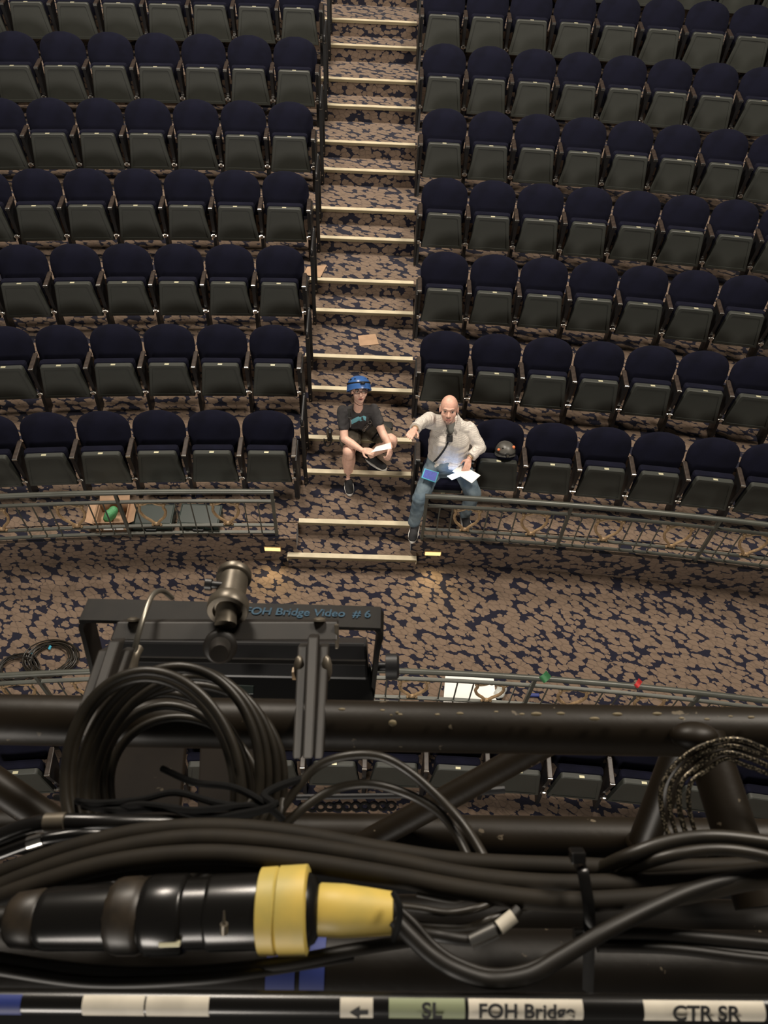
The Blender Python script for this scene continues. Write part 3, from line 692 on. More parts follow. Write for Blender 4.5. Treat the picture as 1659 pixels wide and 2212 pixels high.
# papers in her hands (a thing of its own)
def sheet(name, corners, m, label, cat, bend=.0, thick=.003, extra=None, n=8):
    """corners: 4 world points in order"""
    a, b, c, d = [V3(p) for p in corners]; o = thing(name, label, cat, (a+b+c+d)/4)
    nn = (b-a).cross(d-a).normalized(); bm = BM(); T = []; Bt = []
    for j in range(n+1):
        s = j/n; r1, r2 = [], []
        for i in range(n+1):
            t = i/n; p = (a*(1-t)+b*t)*(1-s)+(d*(1-t)+c*t)*s+nn*bend*math.sin(math.pi*t)
            r1.append(bm.verts.new(p+nn*thick/2)); r2.append(bm.verts.new(p-nn*thick/2))
        T.append(r1); Bt.append(r2)
    for j in range(n):
        for i in range(n):
            bm.faces.new((T[j][i], T[j][i+1], T[j+1][i+1], T[j+1][i])); bm.faces.new((Bt[j][i+1], Bt[j][i], Bt[j+1][i], Bt[j+1][i+1]))
    for i in range(n):
        bm.faces.new((T[0][i+1], T[0][i], Bt[0][i], Bt[0][i+1])); bm.faces.new((T[n][i], T[n][i+1], Bt[n][i+1], Bt[n][i]))
        bm.faces.new((T[i][0], T[i+1][0], Bt[i+1][0], Bt[i][0])); bm.faces.new((T[i+1][n], T[i][n], Bt[i][n], Bt[i+1][n]))
    me = obj(name, bm, m); COL.objects.unlink(me); mesh = me.data; bpy.data.objects.remove(me); mesh.transform(Matrix.Translation(-o.location))
    loc = o.location.copy(); lb, ct = o['label'], o['category']; bpy.data.objects.remove(o)
    o = bpy.data.objects.new(name, mesh); COL.objects.link(o); o.location = loc; return tag(o, lb, ct)
sheet('paper_sheets', on_plane([(797, 978), (812, 965), (844, 956), (846, 969)], atY(822, 968, .47), V3((0, -.05, 1))), M['white'], 'curled white papers held by the person in the blue helmet', 'paper', bend=.02)

# --- man on the aisle seat
W2 = thing('person', 'bald person in pale checked shirt and jeans on the aisle seat with one arm raised', 'person', (.95, .55, 2*H), 0)
pel = V3((.955, .55, .985)); shR = atY(929, 905, .60); shL = atY(1014, 925, .60); nk = (shR+shL)/2+V3((0, .0, .04)); hc = atY(970, 884, .55)
elR = atY(909, 914, .34); wrR = atY(896, 927, .16); elL = atY(1037, 967, .46); wrL = atY(1014, 990, .34)
kR = atY(907, 1078, .09); kL = atY(1022, 1068, .12)
anR = V3((.625, .015, 2*H+.10)); anL = V3((1.175, .16, 2*H+.10)); hipR = pel+V3((-.09, -.02, -.02)); hipL = pel+V3((.10, -.02, -.02))
Fm = (todir(hc)+V3((0, -.14, -.30))).normalized(); Um = V3((0, .5, .85)); bm = BM()
Pm, Xm, Fm, Um = head(bm, hc, Fm, Um, 1.16, .97)
cap(bm, nk-V3((0, 0, .04)), hc+V3((0, .015, -.08)), .062, .058)
cap(bm, pel, nk-V3((0, 0, .2)), .12, .08); cap(bm, shR, shL, .045, .045)
for sh, el, wr in ((shR, elR, wrR), (shL, elL, wrL)): cap(bm, sh, el, .05, .042); cap(bm, el, wr, .042, .028)
for hp, kn, an in ((hipR, kR, anR), (hipL, kL, anL)): cap(bm, hp, kn, .08, .058); cap(bm, kn, an, .058, .038)
hand(bm, wrR, atY(884, 942, .02)-wrR, V3((-.1, -.5, .8)), -1, .25)
hdir = (atY(1007, 1018, .20)-wrL)
hand(bm, wrL, hdir, V3((.3, -.55, .8)), 1, .6)
fuse('body', bm, M['skin2'], W2, .0055, 3)
face(Pm, Xm, Fm, Um, W2, 1.16, 'beard', False)
bm = BM(); ell(bm, Pm(0, .043, -.087), Xm, Fm, Um, .046, .049, .041, 2); ell(bm, Pm(0, .0845, -.046), Xm, Fm, Um, .034, .014, .007, 2)
part('stubble_beard', bm, M['beard'], W2, True, True)
bm = BM()
for s in (-1, 1): ell(bm, Pm(s*.070, -.035, .005), Xm, Fm, Um, .016, .045, .035, 2)
part('cropped_hair', bm, M['hair'], W2, True, True)
# shirt
bm = BM(); ax = (nk-pel).normalized(); fl = V3((0, 1, 0))
for s_ in (-1, 1):
    cap(bm, pel+V3((s_*.075, -.05, -.0)), pel+(nk-pel)*.5+V3((s_*.075, -.05, 0)), .142, .140); cap(bm, pel+(nk-pel)*.45+V3((s_*.075, -.05, 0)), nk+V3((s_*.075, -.03, -.16)), .14, .118)
cap(bm, pel+V3((-.09, -.16, -.03)), pel+V3((.09, -.16, -.03)), .085, .085); cap(bm, shR-V3((0, .01, .02)), shL-V3((0, .01, .02)), .082, .082)
cap(bm, shR+(nk-shR)*.4, nk+V3((-.05, .03, .0)), .055, .04); cap(bm, shL+(nk-shL)*.4, nk+V3((.05, .03, .0)), .055, .04)
cap(bm, shR, elR, .072, .060); cap(bm, elR, elR+(wrR-elR)*.75, .060, .046); cap(bm, shL, elL, .072, .064); cap(bm, elL, elL+(wrL-elL)*.62, .064, .052)
shirt = fuse('shirt', bm, M['plaid'], W2, .008, 3, .009, 11)
for s, a, b in ((-1, elR, wrR), (1, elL, wrL)):
    f = .78 if s < 0 else .66; c = a+(b-a)*f; d = (b-a).normalized(); bm = BM(); tube(bm, [c-d*.025, c+d*.03], [.056, .055], 20); part('cuff', bm, M['plaid'], shirt, True, True)
for s in (-1, 1):
    bm = BM(); c = nk+V3((0, 0, .0)); P_ = [c+V3((s*.068, .045, .055)), c+V3((s*.074, -.02, .035)), c+V3((s*.045, -.085, -.015)), c+V3((s*.075, -.115, -.055)), c+V3((s*.105, -.06, -.010)), c+V3((s*.098, .03, .02))]
    f1 = [bm.verts.new(p) for p in P_]; f2 = [bm.verts.new(p+V3((0, .006, .008))) for p in P_]; bm.faces.new(f1); bm.faces.new(f2[::-1])
    for i in range(6): bm.faces.new((f1[i], f1[(i+1) % 6], f2[(i+1) % 6], f2[i]))
    bmesh.ops.recalc_face_normals(bm, faces=bm.faces); part('collar', bm, M['plaid'], shirt, False, True)
bm = BM(); cap(bm, nk+V3((0, -.070, -.05)), nk+V3((0, -.03, .0)), .046, .05); part('undershirt', bm, M['tgrey'], W2, True, True)
for i, (u, v) in enumerate(((968, 961), (962, 978), (959, 996), (957, 1013))):
    p_, n_ = bvh_hit(shirt, u, v)
    if p_ is not None: bm = BM(); ell(bm, p_+n_*.003, V3((1, 0, 0)), V3((0, 1, 0)), V3((0, 0, 1)), .006, .006, .006, 1); part('button', bm, M['white'], shirt, True, True)
bm = BM()
for sgn_, hp, kn, an in ((-1, hipR, kR, anR), (1, hipL, kL, anL)):
    cap(bm, hp, kn, .115, .084); cap(bm, kn, kn+(an-kn)*.5, .080, .072); cap(bm, kn+(an-kn)*.5, an+V3((0, 0, .0)), .072, .064)
    cap(bm, kn+V3((0, .03, -.05)), kn+V3((0, .05, -.12)), .060, .055)
cap(bm, pel+V3((-.06, 0, -.05)), pel+V3((.06, 0, -.05)), .13, .13); cap(bm, pel+V3((-.08, -.17, -.05)), pel+V3((.09, -.17, -.05)), .095, .095)
jeans = fuse('jeans', bm, M['jeans'], W2, .008, 3, .009, 10)
shoe(W2, (.655, .10, 2*H+.004), (.600, -.195, 2*H+.004), V3((0, 0, 1)))
shoe(W2, (1.165, .23, 2*H+.004), (1.215, -.05, 2*H+.004), V3((0, 0, 1)))
bm = BM(); d = (wrL-elL).normalized(); c = elL+(wrL-elL)*.93; tube(bm, [c-d*.009, c+d*.009], [.034, .033], 16); part('watch', bm, M['gold'], W2, True, True)
bm = BM(); d = (wrR-elR).normalized(); c = elR+(wrR-elR)*.97; tube(bm, [c-d*.009, c+d*.009], [.034, .033], 16); part('bracelet', bm, M['gold'], W2, True, True)
# radio microphone with strap across the chest
pts = on_cloth(shirt, [(969, 950), (962, 966), (954, 979), (943, 993), (930, 1004), (917, 1010)], .006)
mic = thing('radio_microphone', 'black radio microphone on a strap across the checked shirt', 'microphone', (.93, .40, 1.25))
p_, n_ = bvh_hit(shirt, 969, 948)
if p_ is None: p_, n_ = atY(969, 948, .42), V3((0, -1, .3))
bm = BM(); bx(bm, (0, 0, 0), (.062, .028, .075), .010, mx=frame(p_+n_*.02, V3((1, 0, 0)), n_.cross(V3((1, 0, 0))).cross(V3((1, 0, 0))).normalized(), n_.cross(V3((1, 0, 0))).normalized())); part('handset', bm, M['black'], mic, False, True)
if len(pts) > 2: bm = BM(); tube(bm, smoothpath(pts, 5), .010, 8, flat=V3((0, -1, .3))); part('strap', bm, M['strap'], mic, True, True)
bm = BM(); tube(bm, smoothpath([p_+n_*.012+V3((0, 0, .03)), p_+n_*.01+V3((-.03, .03, .11)), p_+n_*.01+V3((-.05, .06, .17))], 5), .004, 6); part('cord', bm, M['black'], mic, True, True)
bm = BM(); tube(bm, smoothpath([p_+n_*.012+V3((.01, 0, -.03)), p_+n_*.02+V3((-.01, 0, -.09)), p_+n_*.02+V3((-.05, .0, -.11)), p_+n_*.015+V3((-.06, 0, -.07))], 5), .003, 6); part('earphone_wire', bm, M['white'], mic, True, True)
# phone hanging at the hip, lit phone and paper in his hand
def slab(name, corners, m, label, cat, thick, inner=None, innerm=None, ins=.12):
    o = sheet(name, corners, m, label, cat, 0, thick, n=2)
    if inner:
        a, b, c, d = [V3(p) for p in corners]; ce = (a+b+c+d)/4; nn = (b-a).cross(d-a).normalized()
        if nn.dot(todir(ce)) < 0: nn = -nn
        k = [ce+(p-ce)*(1-ins)+nn*(thick/2+.001) for p in (a, b, c, d)]; bm = BM(); bm.faces.new([bm.verts.new(p) for p in k]); part(inner, bm, innerm, o, False, True)
    return o
h1, h2 = bvh_hit(shirt, 930, 1016)[0], bvh_hit(jeans, 927, 1042)[0]
pc = min([atY(929, 1027, .30)]+[h for h in (h1, h2) if h is not None], key=lambda p: (p-CAM).length)
pc = pc+(CAM-pc).normalized()*.05
slab('phone', on_plane([(917, 1012), (948, 1021), (941, 1043), (910, 1032)], pc, V3((0, -.35, .94))), M['cyan'], 'phone in a light blue case showing a blue screen on the seated person\'s lap', 'phone', .014, 'screen', M['screen'], .16)
lp = [atY(965, 1028, .22), atY(984, 1021, .23), atY(996, 1028, .20), atY(976, 1037, .19)]
slab('phone', lp, M['black'], 'white glowing phone screen half hidden under the blank paper', 'phone', .008, 'screen', M['screenw'], .03)
l = bpy.data.lights.new('screen_glow', 'AREA'); l.shape = 'SQUARE'; l.size = .09; l.energy = .16; l.color = (.35, .55, 1)
lo = bpy.data.objects.new('screen_glow', l); COL.objects.link(lo); lo.location = (lp[0]+lp[2])/2+V3((0, .01, .03)); lo.rotation_euler = V3((-.1, .6, .55)).to_track_quat('-Z', 'Y').to_euler()
sheet('paper', on_plane([(977, 1018), (996, 1003), (1038, 1027), (1019, 1044)], atY(1008, 1022, .19), V3((0, .12, 1))), M['white'], 'blank white paper held in the lowered hand of the person in the checked shirt', 'paper', .0, .004)
# grey helmet on the second seat
hc2 = atY(1092, 972, .55)
gh = thing('helmet', 'grey safety helmet with an orange sticker on the folded seat beside the seated person', 'helmet', hc2)
X2, F2, U2 = V3((.96, -.1, .0)).normalized(), V3((.15, -.85, .35)).normalized(), V3((0, .3, .9)).normalized(); X2 = F2.cross(U2).normalized(); U2 = X2.cross(F2)
PG = lambda x, f, u: hc2+X2*x+F2*f+U2*u-V3((0, 0, .02))
sh2 = part('shell', helmet_shell(PG, X2, F2, U2, (.104, .125, .105)), M['greyh'], gh, True, True)
for p_, r_ in ((PG(-.062, .065, .072), .018), (PG(.092, .05, .045), .016)):
    bm = BM(); ell(bm, p_, X2, F2, U2, r_, r_, r_, 2); part('sticker', bm, M['orange'], sh2, True, True)
bm = BM(); n_ = F2; tube(bm, [PG(.02, .118, .012), PG(.02, .142, .010)], .021, 16); hl = part('headlamp', bm, M['black'], gh, True, True)
bm = BM(); tube(bm, [PG(.02, .142, .010), PG(.02, .146, .010)], .014, 16); part('headlamp_lens', bm, M['steel'], hl, True, True)
bm = BM(); tube(bm, [PG(math.sin(a)*.105, math.cos(a)*.127, .012) for a in [2*math.pi*j/30 for j in range(30)]], .010, 8, closed=True, flat=F2); part('band', bm, M['strap'], gh, True, True)
for s in (-.05, .0, .05):
    bm = BM(); ell(bm, PG(s, .07, .082-abs(s)*.3), X2, F2, U2, .014, .010, .007, 2); part('vent_hole', bm, M['blackm'], sh2, True, True)

# ---------------------------------------------------------------- small things on the floor
def flat_quad(name, px4, z, m, label, cat, thick=.006, kids=None):
    P = [atZ(u, v, z) for u, v in px4]; c = sum(P, Vector())/4; bm = BM()
    a = [bm.verts.new(p-c+Vector((0, 0, thick))) for p in P]; b = [bm.verts.new(p-c) for p in P]
    bm.faces.new(a[::-1]); bm.faces.new(b)
    for i in range(4): bm.faces.new((a[i], a[(i+1) % 4], b[(i+1) % 4], b[i]))
    bmesh.ops.recalc_face_normals(bm, faces=bm.faces)
    o = obj(name, bm, m); o.location = c; return tag(o, label, cat)
flat_quad('cardboard_sheet', [(773, 726), (811, 722), (818, 744), (777, 748)], 6*H+.002, M['tan'], 'square of brown cardboard lying on the stairs behind the person in the helmet', 'cardboard')
flat_quad('cardboard_sheet', [(664, 577), (706, 573), (692, 600), (655, 594)], 8*H+.012, M['tan'], 'brown cardboard piece on the landing behind the handrail', 'cardboard')
flat_quad('document', [(962, 1459), (1066, 1465), (1074, 1530), (957, 1525)], .004, M['white'], 'large white sheet lying on the carpet behind the front guard rail', 'paper')
bm = BM(); random.seed(4)
for i in range(5): bmesh.ops.create_icosphere(bm, subdivisions=2, radius=.035+.02*random.random(), matrix=Matrix.Translation((random.uniform(-.03, .03), random.uniform(-.06, .06), .03)))
o = obj('plastic_bag', bm, M['clear'], smooth=True); o.location = atZ(1080, 1497, 0); tag(o, 'crumpled clear plastic bag right of the large white sheet', 'bag')
r_ = o.modifiers.new('r', 'REMESH'); r_.mode = 'VOXEL'; r_.voxel_size = .012
bm = BM(); bx(bm, (0, 0, .015), (.11, .035, .03), .008); o = obj('tape_roll_end', bm, M['blue']); o.name = 'marker_pen'; o.location = atZ(1152, 1503, 0); tag(o, 'small blue item on the carpet behind the front guard rail', 'pen')
def tape_flag(uv, m, label, s=1.0):
    c = atZ(uv[0], uv[1], .735); bm = BM(); P = smoothpath([(0, 0, -.01), (.01*s, .0, .012), (.03*s, .02, .02), (.045*s, .035, .05)], 4)
    w_ = .022*s; A = [(bm.verts.new(p+Vector((-w_*.4, w_, 0))), bm.verts.new(p+Vector((w_*.9, -w_, 0)))) for p in P]
    for x, y in zip(A, A[1:]): bm.faces.new((x[0], x[1], y[1], y[0]))
    bmesh.ops.solidify(bm, geom=bm.faces[:], thickness=.002); o = obj('tape_tag', bm, m); o.location = c; tag(o, label, 'tape')
tape_flag((1168, 1468), M['green'], 'torn green tape tag stuck on the front guard rail', 1.3)
tape_flag((1372, 1482), M['red'], 'small red tape tag stuck on the front guard rail', .8)
# cases and cardboard box behind the left guard rail
def case(name, px0, z, size, rz, m, label, cat, lid=True):
    c = atZ(*px0, z); t = thing(name, label, cat, c, rz)
    bm = BM(); bx(bm, (0, 0, size[2]/2), size, .012); part('body', bm, m, t)
    bm = BM(); bx(bm, (0, 0, size[2]*.86), (size[0]+.012, size[1]+.012, .03), .005); part('lid', bm, m, t)
    for s in (-1, 1): bm = BM(); bx(bm, (s*size[0]*.28, -size[1]/2-.008, size[2]*.8), (.04, .012, .05), .003); part('latch', bm, M['black'], t)
    bm = BM(); tube(bm, [(-.06, -size[1]/2-.006, size[2]*.55), (-.05, -size[1]/2-.03, size[2]*.55), (.05, -size[1]/2-.03, size[2]*.55), (.06, -size[1]/2-.006, size[2]*.55)], .007, 6); part('handle', bm, M['black'], t)
    return t
case('equipment_case', (335, 1128), 2*H, (.42, .26, .14), .03, M['crate'], 'dark green case behind the guard rail beside the cardboard box', 'case')
case('equipment_case', (436, 1128), 2*H, (.42, .26, .14), -.02, M['crate'], 'dark green case behind the guard rail, nearer the stairs', 'case')
cb = atZ(250, 1128, 2*H); t = thing('cardboard_box', 'open brown cardboard box with a green bag inside, behind the left guard rail', 'box', cb, .06)
for s in (-1, 1):
    bm = BM(); bx(bm, (s*.16, 0, .09), (.006, .28, .18)); part('side', bm, M['tan'], t)
    bm = BM(); bx(bm, (0, s*.14, .09), (.32, .006, .18)); part('side', bm, M['tan'], t)
    bm = BM(); bx(bm, (s*.20, 0, .155), (.006, .27, .11), rot=Matrix.Rotation(s*1.0, 4, 'Y')); part('flap', bm, M['tan'], t)
bm = BM(); bx(bm, (0, .18, .17), (.31, .11, .005), rot=Matrix.Rotation(.5, 4, 'X')); part('flap', bm, M['tan'], t)
bm = BM(); bx(bm, (0, 0, .006), (.315, .275, .008)); part('bottom', bm, M['tan'], t)
bm = BM(); bx(bm, (.02, -.146, .10), (.20, .004, .08)); p_ = part('paper_label', bm, M['white'], t)
bm = BM(); bx(bm, (.06, -.149, .11), (.06, .004, .04)); part('red_print', bm, M['red'], p_)
bm = BM()
for i in range(6): bmesh.ops.create_icosphere(bm, subdivisions=2, radius=.05, matrix=Matrix.Translation((-.05+.025*i*(.4), -.03+.015*i, .10+.02*(i % 3))))
o = obj('green_bag', bm, M['green'], smooth=True); o.location = cb; r_ = o.modifiers.new('r', 'REMESH'); r_.mode = 'VOXEL'; r_.voxel_size = .012; tag(o, 'green bag stuffed into the cardboard box behind the rail', 'bag')
# cable heap on the cross aisle, far left
def floorcoil(c, rr, n, m, label, seed, r=.007):
    random.seed(seed); P = []
    for i in range(n*14):
        a = 2*math.pi*i/14; k = rr*(1+.16*math.sin(a*.37+seed)+random.uniform(-.03, .03)); P.append(Vector((math.cos(a)*k*1.25+.03*math.sin(a*.21), math.sin(a)*k, .012+.035*abs(math.sin(a*.23)))))
    bm = BM(); tube(bm, smoothpath(P, 3), r, 6); o = obj('cable_coil', bm, m, smooth=True); o.location = c; return tag(o, label, 'cable', 'cable coils on the cross aisle')
o1 = floorcoil(atZ(112, 1425, 0), .17, 9, M['cable2'], 'coiled black cable on the cross aisle carpet left of the lamp yoke', 3)
for i, (x, y) in enumerate(((-.20, .02), (-.05, .10), (.02, -.16))):
    bm = BM(); a = Vector((x, y, .02)); tube(bm, [a, a+Vector((.01, .035, .01))], .013, 8); part('cable_tape', bm, M['cyan'] if i < 2 else M['white'], o1)
floorcoil(atZ(38, 1448, 0), .14, 6, M['cable'], 'smaller tangle of black cable at the far left of the cross aisle', 9)

# ---------------------------------------------------------------- lighting bridge in front: truss
def pxtube(pts, rpx, n=8, seg=12, bm=None, flat=None, **k):
    """pts (u, v, depth): a round tube whose radius is rpx photo pixels at its own depth"""
    bm = bm or BM(); P = smoothpath([W(*p) for p in pts], n) if len(pts) > 2 else [W(*p) for p in pts]
    R = [rpx*((p-CAM).dot(FWD))/FPX for p in P]; d = sum(R)/len(R)
    tube(bm, P, [d]*len(P), seg, flat=flat, **k); return bm
def wobble(pts, n=3, amp=1.5): return pts
tr = thing('lighting_truss', 'scuffed black pipe truss of the lighting bridge across the foreground', 'truss', W(830, 1700, .75))
def tpart(name, pts, r, m='truss', seg=32, n=8): return part(name, pxtube(pts, r, n, seg), M[m], tr, True, True)
tpart('chord_pipe', [(-260, 1549, .74), (1950, 1588, .74)], 53)
tpart('chord_pipe', [(-260, 1792, .86), (1950, 1822, .86)], 46)
tpart('chord_pipe', [(-260, 2085, .60), (1950, 2100, .60)], 78, 'trussl')
tpart('chord_pipe', [(-260, 1975, .80), (1950, 2010, .80)], 55, 'trussl')
tpart('diagonal_brace', [(1195, 1598, .80), (745, 1845, .84)], 27, seg=24)
tpart('diagonal_brace', [(1478, 1590, .77), (1385, 1830, .83)], 32, seg=24)
tpart('diagonal_brace', [(1520, 1590, .72), (1640, 1960, .64)], 47, seg=28)
tpart('diagonal_brace', [(-60, 1660, .82), (190, 1830, .84)], 34, seg=24)
bm = BM(); ell(bm, W(1500, 1590, .71), RT, UP, FWD, px(52, .71), px(30, .71), px(40, .71)); part('weld_joint', bm, M['truss'], tr, True, True)
bm = BM(); ell(bm, W(1392, 1822, .83), RT, UP, FWD, px(40, .83), px(26, .83), px(40, .83)); part('weld_joint', bm, M['truss'], tr, True, True)
random.seed(31)
for i in range(16):
    u = 760+i*58+random.uniform(-22, 22); v = 1528+.016*u-12+random.uniform(-5, 9); r_ = random.uniform(3, 8); bm = BM()
    ell(bm, W(u, v+8, .712), RT, UP, FWD, px(r_*1.6, .71), px(r_*.6, .71), px(3, .71), 2); part('paint_chip', bm, M['nosingd'], tr, True, True)
def cambox(pts4, d, th, m, name, parent, bev=.002, dd=None, world=True):
    """plate: quad corners in photo pixels with depth(s), thickness th away from the viewer"""
    D = dd or [d]*4; P = [W(u, v, z) for (u, v), z in zip(pts4, D)]; bm = BM()
    a = [bm.verts.new(p) for p in P]; b = [bm.verts.new(p+FWD*th) for p in P]
    bm.faces.new(a); bm.faces.new(b[::-1])
    for i in range(4): bm.faces.new((a[i], b[i], b[(i+1) % 4], a[(i+1) % 4]))
    bmesh.ops.recalc_face_normals(bm, faces=bm.faces)
    if bev: bmesh.ops.bevel(bm, geom=bm.edges[:], offset=bev, segments=2, profile=.5, affect='EDGES')
    return part(name, bm, m, parent, False, True)
cambox([(-300, 1870), (1960, 1885), (1960, 2420), (-300, 2420)], 1.02, .01, M['blackm'], 'dark_gap_sheet', tr)  # added dark sheet, blackens the gaps between low pipes and cables
cambox([(195, 1610), (402, 1600), (385, 1800), (190, 1800)], .83, .008, M['trussd'], 'web_plate', tr)
cambox([(432, 1600), (570, 1600), (560, 1810), (424, 1800)], .83, .008, M['trussd'], 'web_plate', tr)
bm = BM()
tube(bm, [W(640, 1722, .95), W(905, 1718, .95)], px(6, .95), 8); part('conduit', bm, M['black'], tr, True, True)
bm = BM(); tube(bm, [W(1010, 1712, .95), W(1090, 1706, .95)], px(8, .95), 8); part('conduit', bm, M['black'], tr, True, True)
for i in range(11):
    bm = BM(); c = W(655+i*19, 1744-i*.3, .95); n_ = [c+RT*math.cos(a)*px(9, .95)+UP*math.sin(a)*px(8, .95) for a in [2*math.pi*j/12 for j in range(12)]]
    tube(bm, n_, px(3.5, .95), 6, closed=True); part('chain_ring', bm, M['blackm'], tr, True, True)
for u, v, d, r, m in ((338, 1583, .82, 8, 'label'), (848, 1562, .70, 9, 'label'), (845, 1545, .705, 3, 'label'), (858, 1540, .705, 4, 'label'), (655, 1685, .66, 5, 'chrome')):
    bm = BM(); random.seed(int(u)); ell(bm, W(u, v, d), RT, UP, FWD, px(r, d), px(r*.8, d), px(r*.35, d), 2)
    part('paint_drip' if m == 'label' else 'screw_head', bm, M['nosingd'] if m == 'label' else M[m], tr, True, True)

# ---------------------------------------------------------------- lamp hung on the truss
lp_ = thing('stage_lamp', 'black flood lamp in a wide yoke lettered in blue chalk, hung on the truss', 'lamp', W(500, 1400, .98))
YD = .98
# yoke: wide flat bar with two legs
def strip3(pts, wpx, d_th, m, name, parent, wdir=None, n=6):
    """flat bar: centre line through (u,v,depth) px points, width wpx across, thickness along the view"""
    P = smoothpath([W(*p) for p in pts], n) if len(pts) > 2 else [W(*p) for p in pts]; bm = BM(); rows = []
    for i, p in enumerate(P):
        t = (P[min(i+1, len(P)-1)]-P[max(i-1, 0)]).normalized(); w_ = t.cross(FWD).normalized() if wdir is None else (wdir-wdir.dot(t)*t).normalized()
        nrm = t.cross(w_).normalized(); hw_ = px(wpx, (p-CAM).dot(FWD))/2
        rows.append([bm.verts.new(p+w_*a*hw_+nrm*b*d_th/2) for a, b in ((-1, -1), (1, -1), (1, 1), (-1, 1))])
    for A, B in zip(rows, rows[1:]):
        for j in range(4): bm.faces.new((A[j], A[(j+1) % 4], B[(j+1) % 4], B[j]))
    bm.faces.new(rows[0][::-1]); bm.faces.new(rows[-1]); bmesh.ops.recalc_face_normals(bm, faces=bm.faces)
    bmesh.ops.bevel(bm, geom=[e for e in bm.edges if e.calc_face_angle(0) > .8], offset=.0012, segments=2, profile=.5, affect='EDGES')
    return part(name, bm, m, parent, False, True)
c1, c2 = W(196, 1319, .97), W(808, 1336, .97); e1, e2 = W(213, 1450, 1.05), W(803, 1500, 1.08)
bd = (c2-c1).normalized(); Ld = (e1-c1); Ld = (Ld-Ld.dot(bd)*bd).normalized(); wd = bd.cross(Ld).normalized()
if wd.dot(UP) < 0: wd = -wd
def inpl(p): return p-(p-c1).dot(wd)*wd
e1, e2 = inpl(e1), inpl(e2); P = [e1, c1+(e1-c1)*.30-bd*.006]
P += [c1+Ld*.014-bd*.010, c1+Ld*.003-bd*.004, c1+bd*.008, c1+(c2-c1)*.5, c2-bd*.008, c2+Ld*.003+bd*.004, c2+Ld*.014+bd*.010, c2+(e2-c2)*.3+bd*.006, e2]
P = smoothpath(P, 6); bm = BM(); rows = []
for i, p in enumerate(P):
    t = (P[min(i+1, len(P)-1)]-P[max(i-1, 0)]).normalized(); nrm = t.cross(wd).normalized()
    rows.append([bm.verts.new(p+wd*a_*px(31, .97)+nrm*b_*.003) for a_, b_ in ((-1, -1), (1, -1), (1, 1), (-1, 1))])
for A, B in zip(rows, rows[1:]):
    for j in range(4): bm.faces.new((A[j], A[(j+1) % 4], B[(j+1) % 4], B[j]))
bm.faces.new(rows[0][::-1]); bm.faces.new(rows[-1]); bmesh.ops.recalc_face_normals(bm, faces=bm.faces)
yk = part('yoke', bm, M['yoke'], lp_, False, True)
tn = bd.cross(wd); tn = tn if tn.dot(FWD) < 0 else -tn
tc_ = c1+(c2-c1)*((664-196)/(808-196))+tn*.0042+wd*.003
tm = textmesh('lettering', 'FOH Bridge Video  # 6', px(29, .965), M['chalk'], frame(tc_, bd, wd, tn), yk, .0002, 0.0003, .1)
# housing
cambox([(250, 1384), (792, 1390), (796, 1470), (252, 1460)], 1.02, .05, M['black'], 'housing', lp_, .004)
cambox([(250, 1440), (800, 1448), (806, 1520), (255, 1515)], 1.03, .05, M['blackm'], 'lamp_front', lp_, .003)
cambox([(300, 1420), (790, 1428), (790, 1438), (300, 1431)], .985, .01, M['strut'], 'housing_rib', lp_, .001)
bm = BM(); lathe(bm, W(812, 1440, 1.05), W(862, 1440, 1.05), [(0, px(10, 1.05)), (.4, px(10, 1.05)), (.42, px(28, 1.05)), (.9, px(28, 1.05)), (1, px(22, 1.05))], 24); part('tilt_knob', bm, M['black'], lp_, True, True)
cambox([(505, 1480), (548, 1482), (548, 1500), (505, 1500)], 1.0, .004, M['crate'], 'badge', lp_, .001)
# mounting strut across
su = thing('mounting_strut', 'dark steel channel bar with pipe clamps carrying the lamp on the truss', 'bracket', W(490, 1365, .86))
cambox([(252, 1343), (729, 1343), (729, 1384), (236, 1384)], .86, .022, M['strut'], 'channel', su, .002, [.87, .87, .855, .855])
cambox([(722, 1350), (731, 1350), (731, 1402), (724, 1402)], .86, .010, M['spigot'], 'end_plate', su, .001)
def clampbars(top, bot, wpx, d0, d1, label):
    (u0, v0), (u1, v1) = top, bot
    c = None
    for k, ww, dz in ((-1, .34, .012), (0, .36, 0), (1, .34, .012)):
        off = k*wpx*.34
        p = cambox([(u0+off-wpx*ww/2, v0+abs(k)*20), (u0+off+wpx*ww/2, v0+abs(k)*20), (u1+off+wpx*ww/2, v1), (u1+off-wpx*ww/2, v1)], d0, .022, M['strut'], 'hook_clamp' if k == 0 else 'clamp_cheek', su if c is None else c, .002, [d0+dz, d0+dz, d1+dz, d1+dz])
        if c is None: c = p
clampbars((676, 1376), (664, 1640), 66, .80, .655, 'r')
clampbars((246, 1385), (180, 1590), 68, .80, .67, 'l')
for s in (-1, 1):
    bm = BM(); ell(bm, W(676+s*30, 1444, .785), RT, UP, FWD, px(12, .78), px(30, .78), px(16, .78), 2); part('clamp_wing', bm, M['spigot'], su, True, True)
bm = BM(); lathe(bm, W(632, 1455, .80), W(640, 1455, .80), [(0, px(14, .8)), (1, px(14, .8))], 6); part('wing_bolt', bm, M['gold'], su, False, True)
for u in (288, 690):
    bm = BM(); lathe(bm, W(u, 1341, .868), W(u, 1334, .868), [(0, px(14, .86)), (.6, px(13, .86)), (1, px(8, .86))], 16); part('bolt_head', bm, M['spigot'], su, True, True)
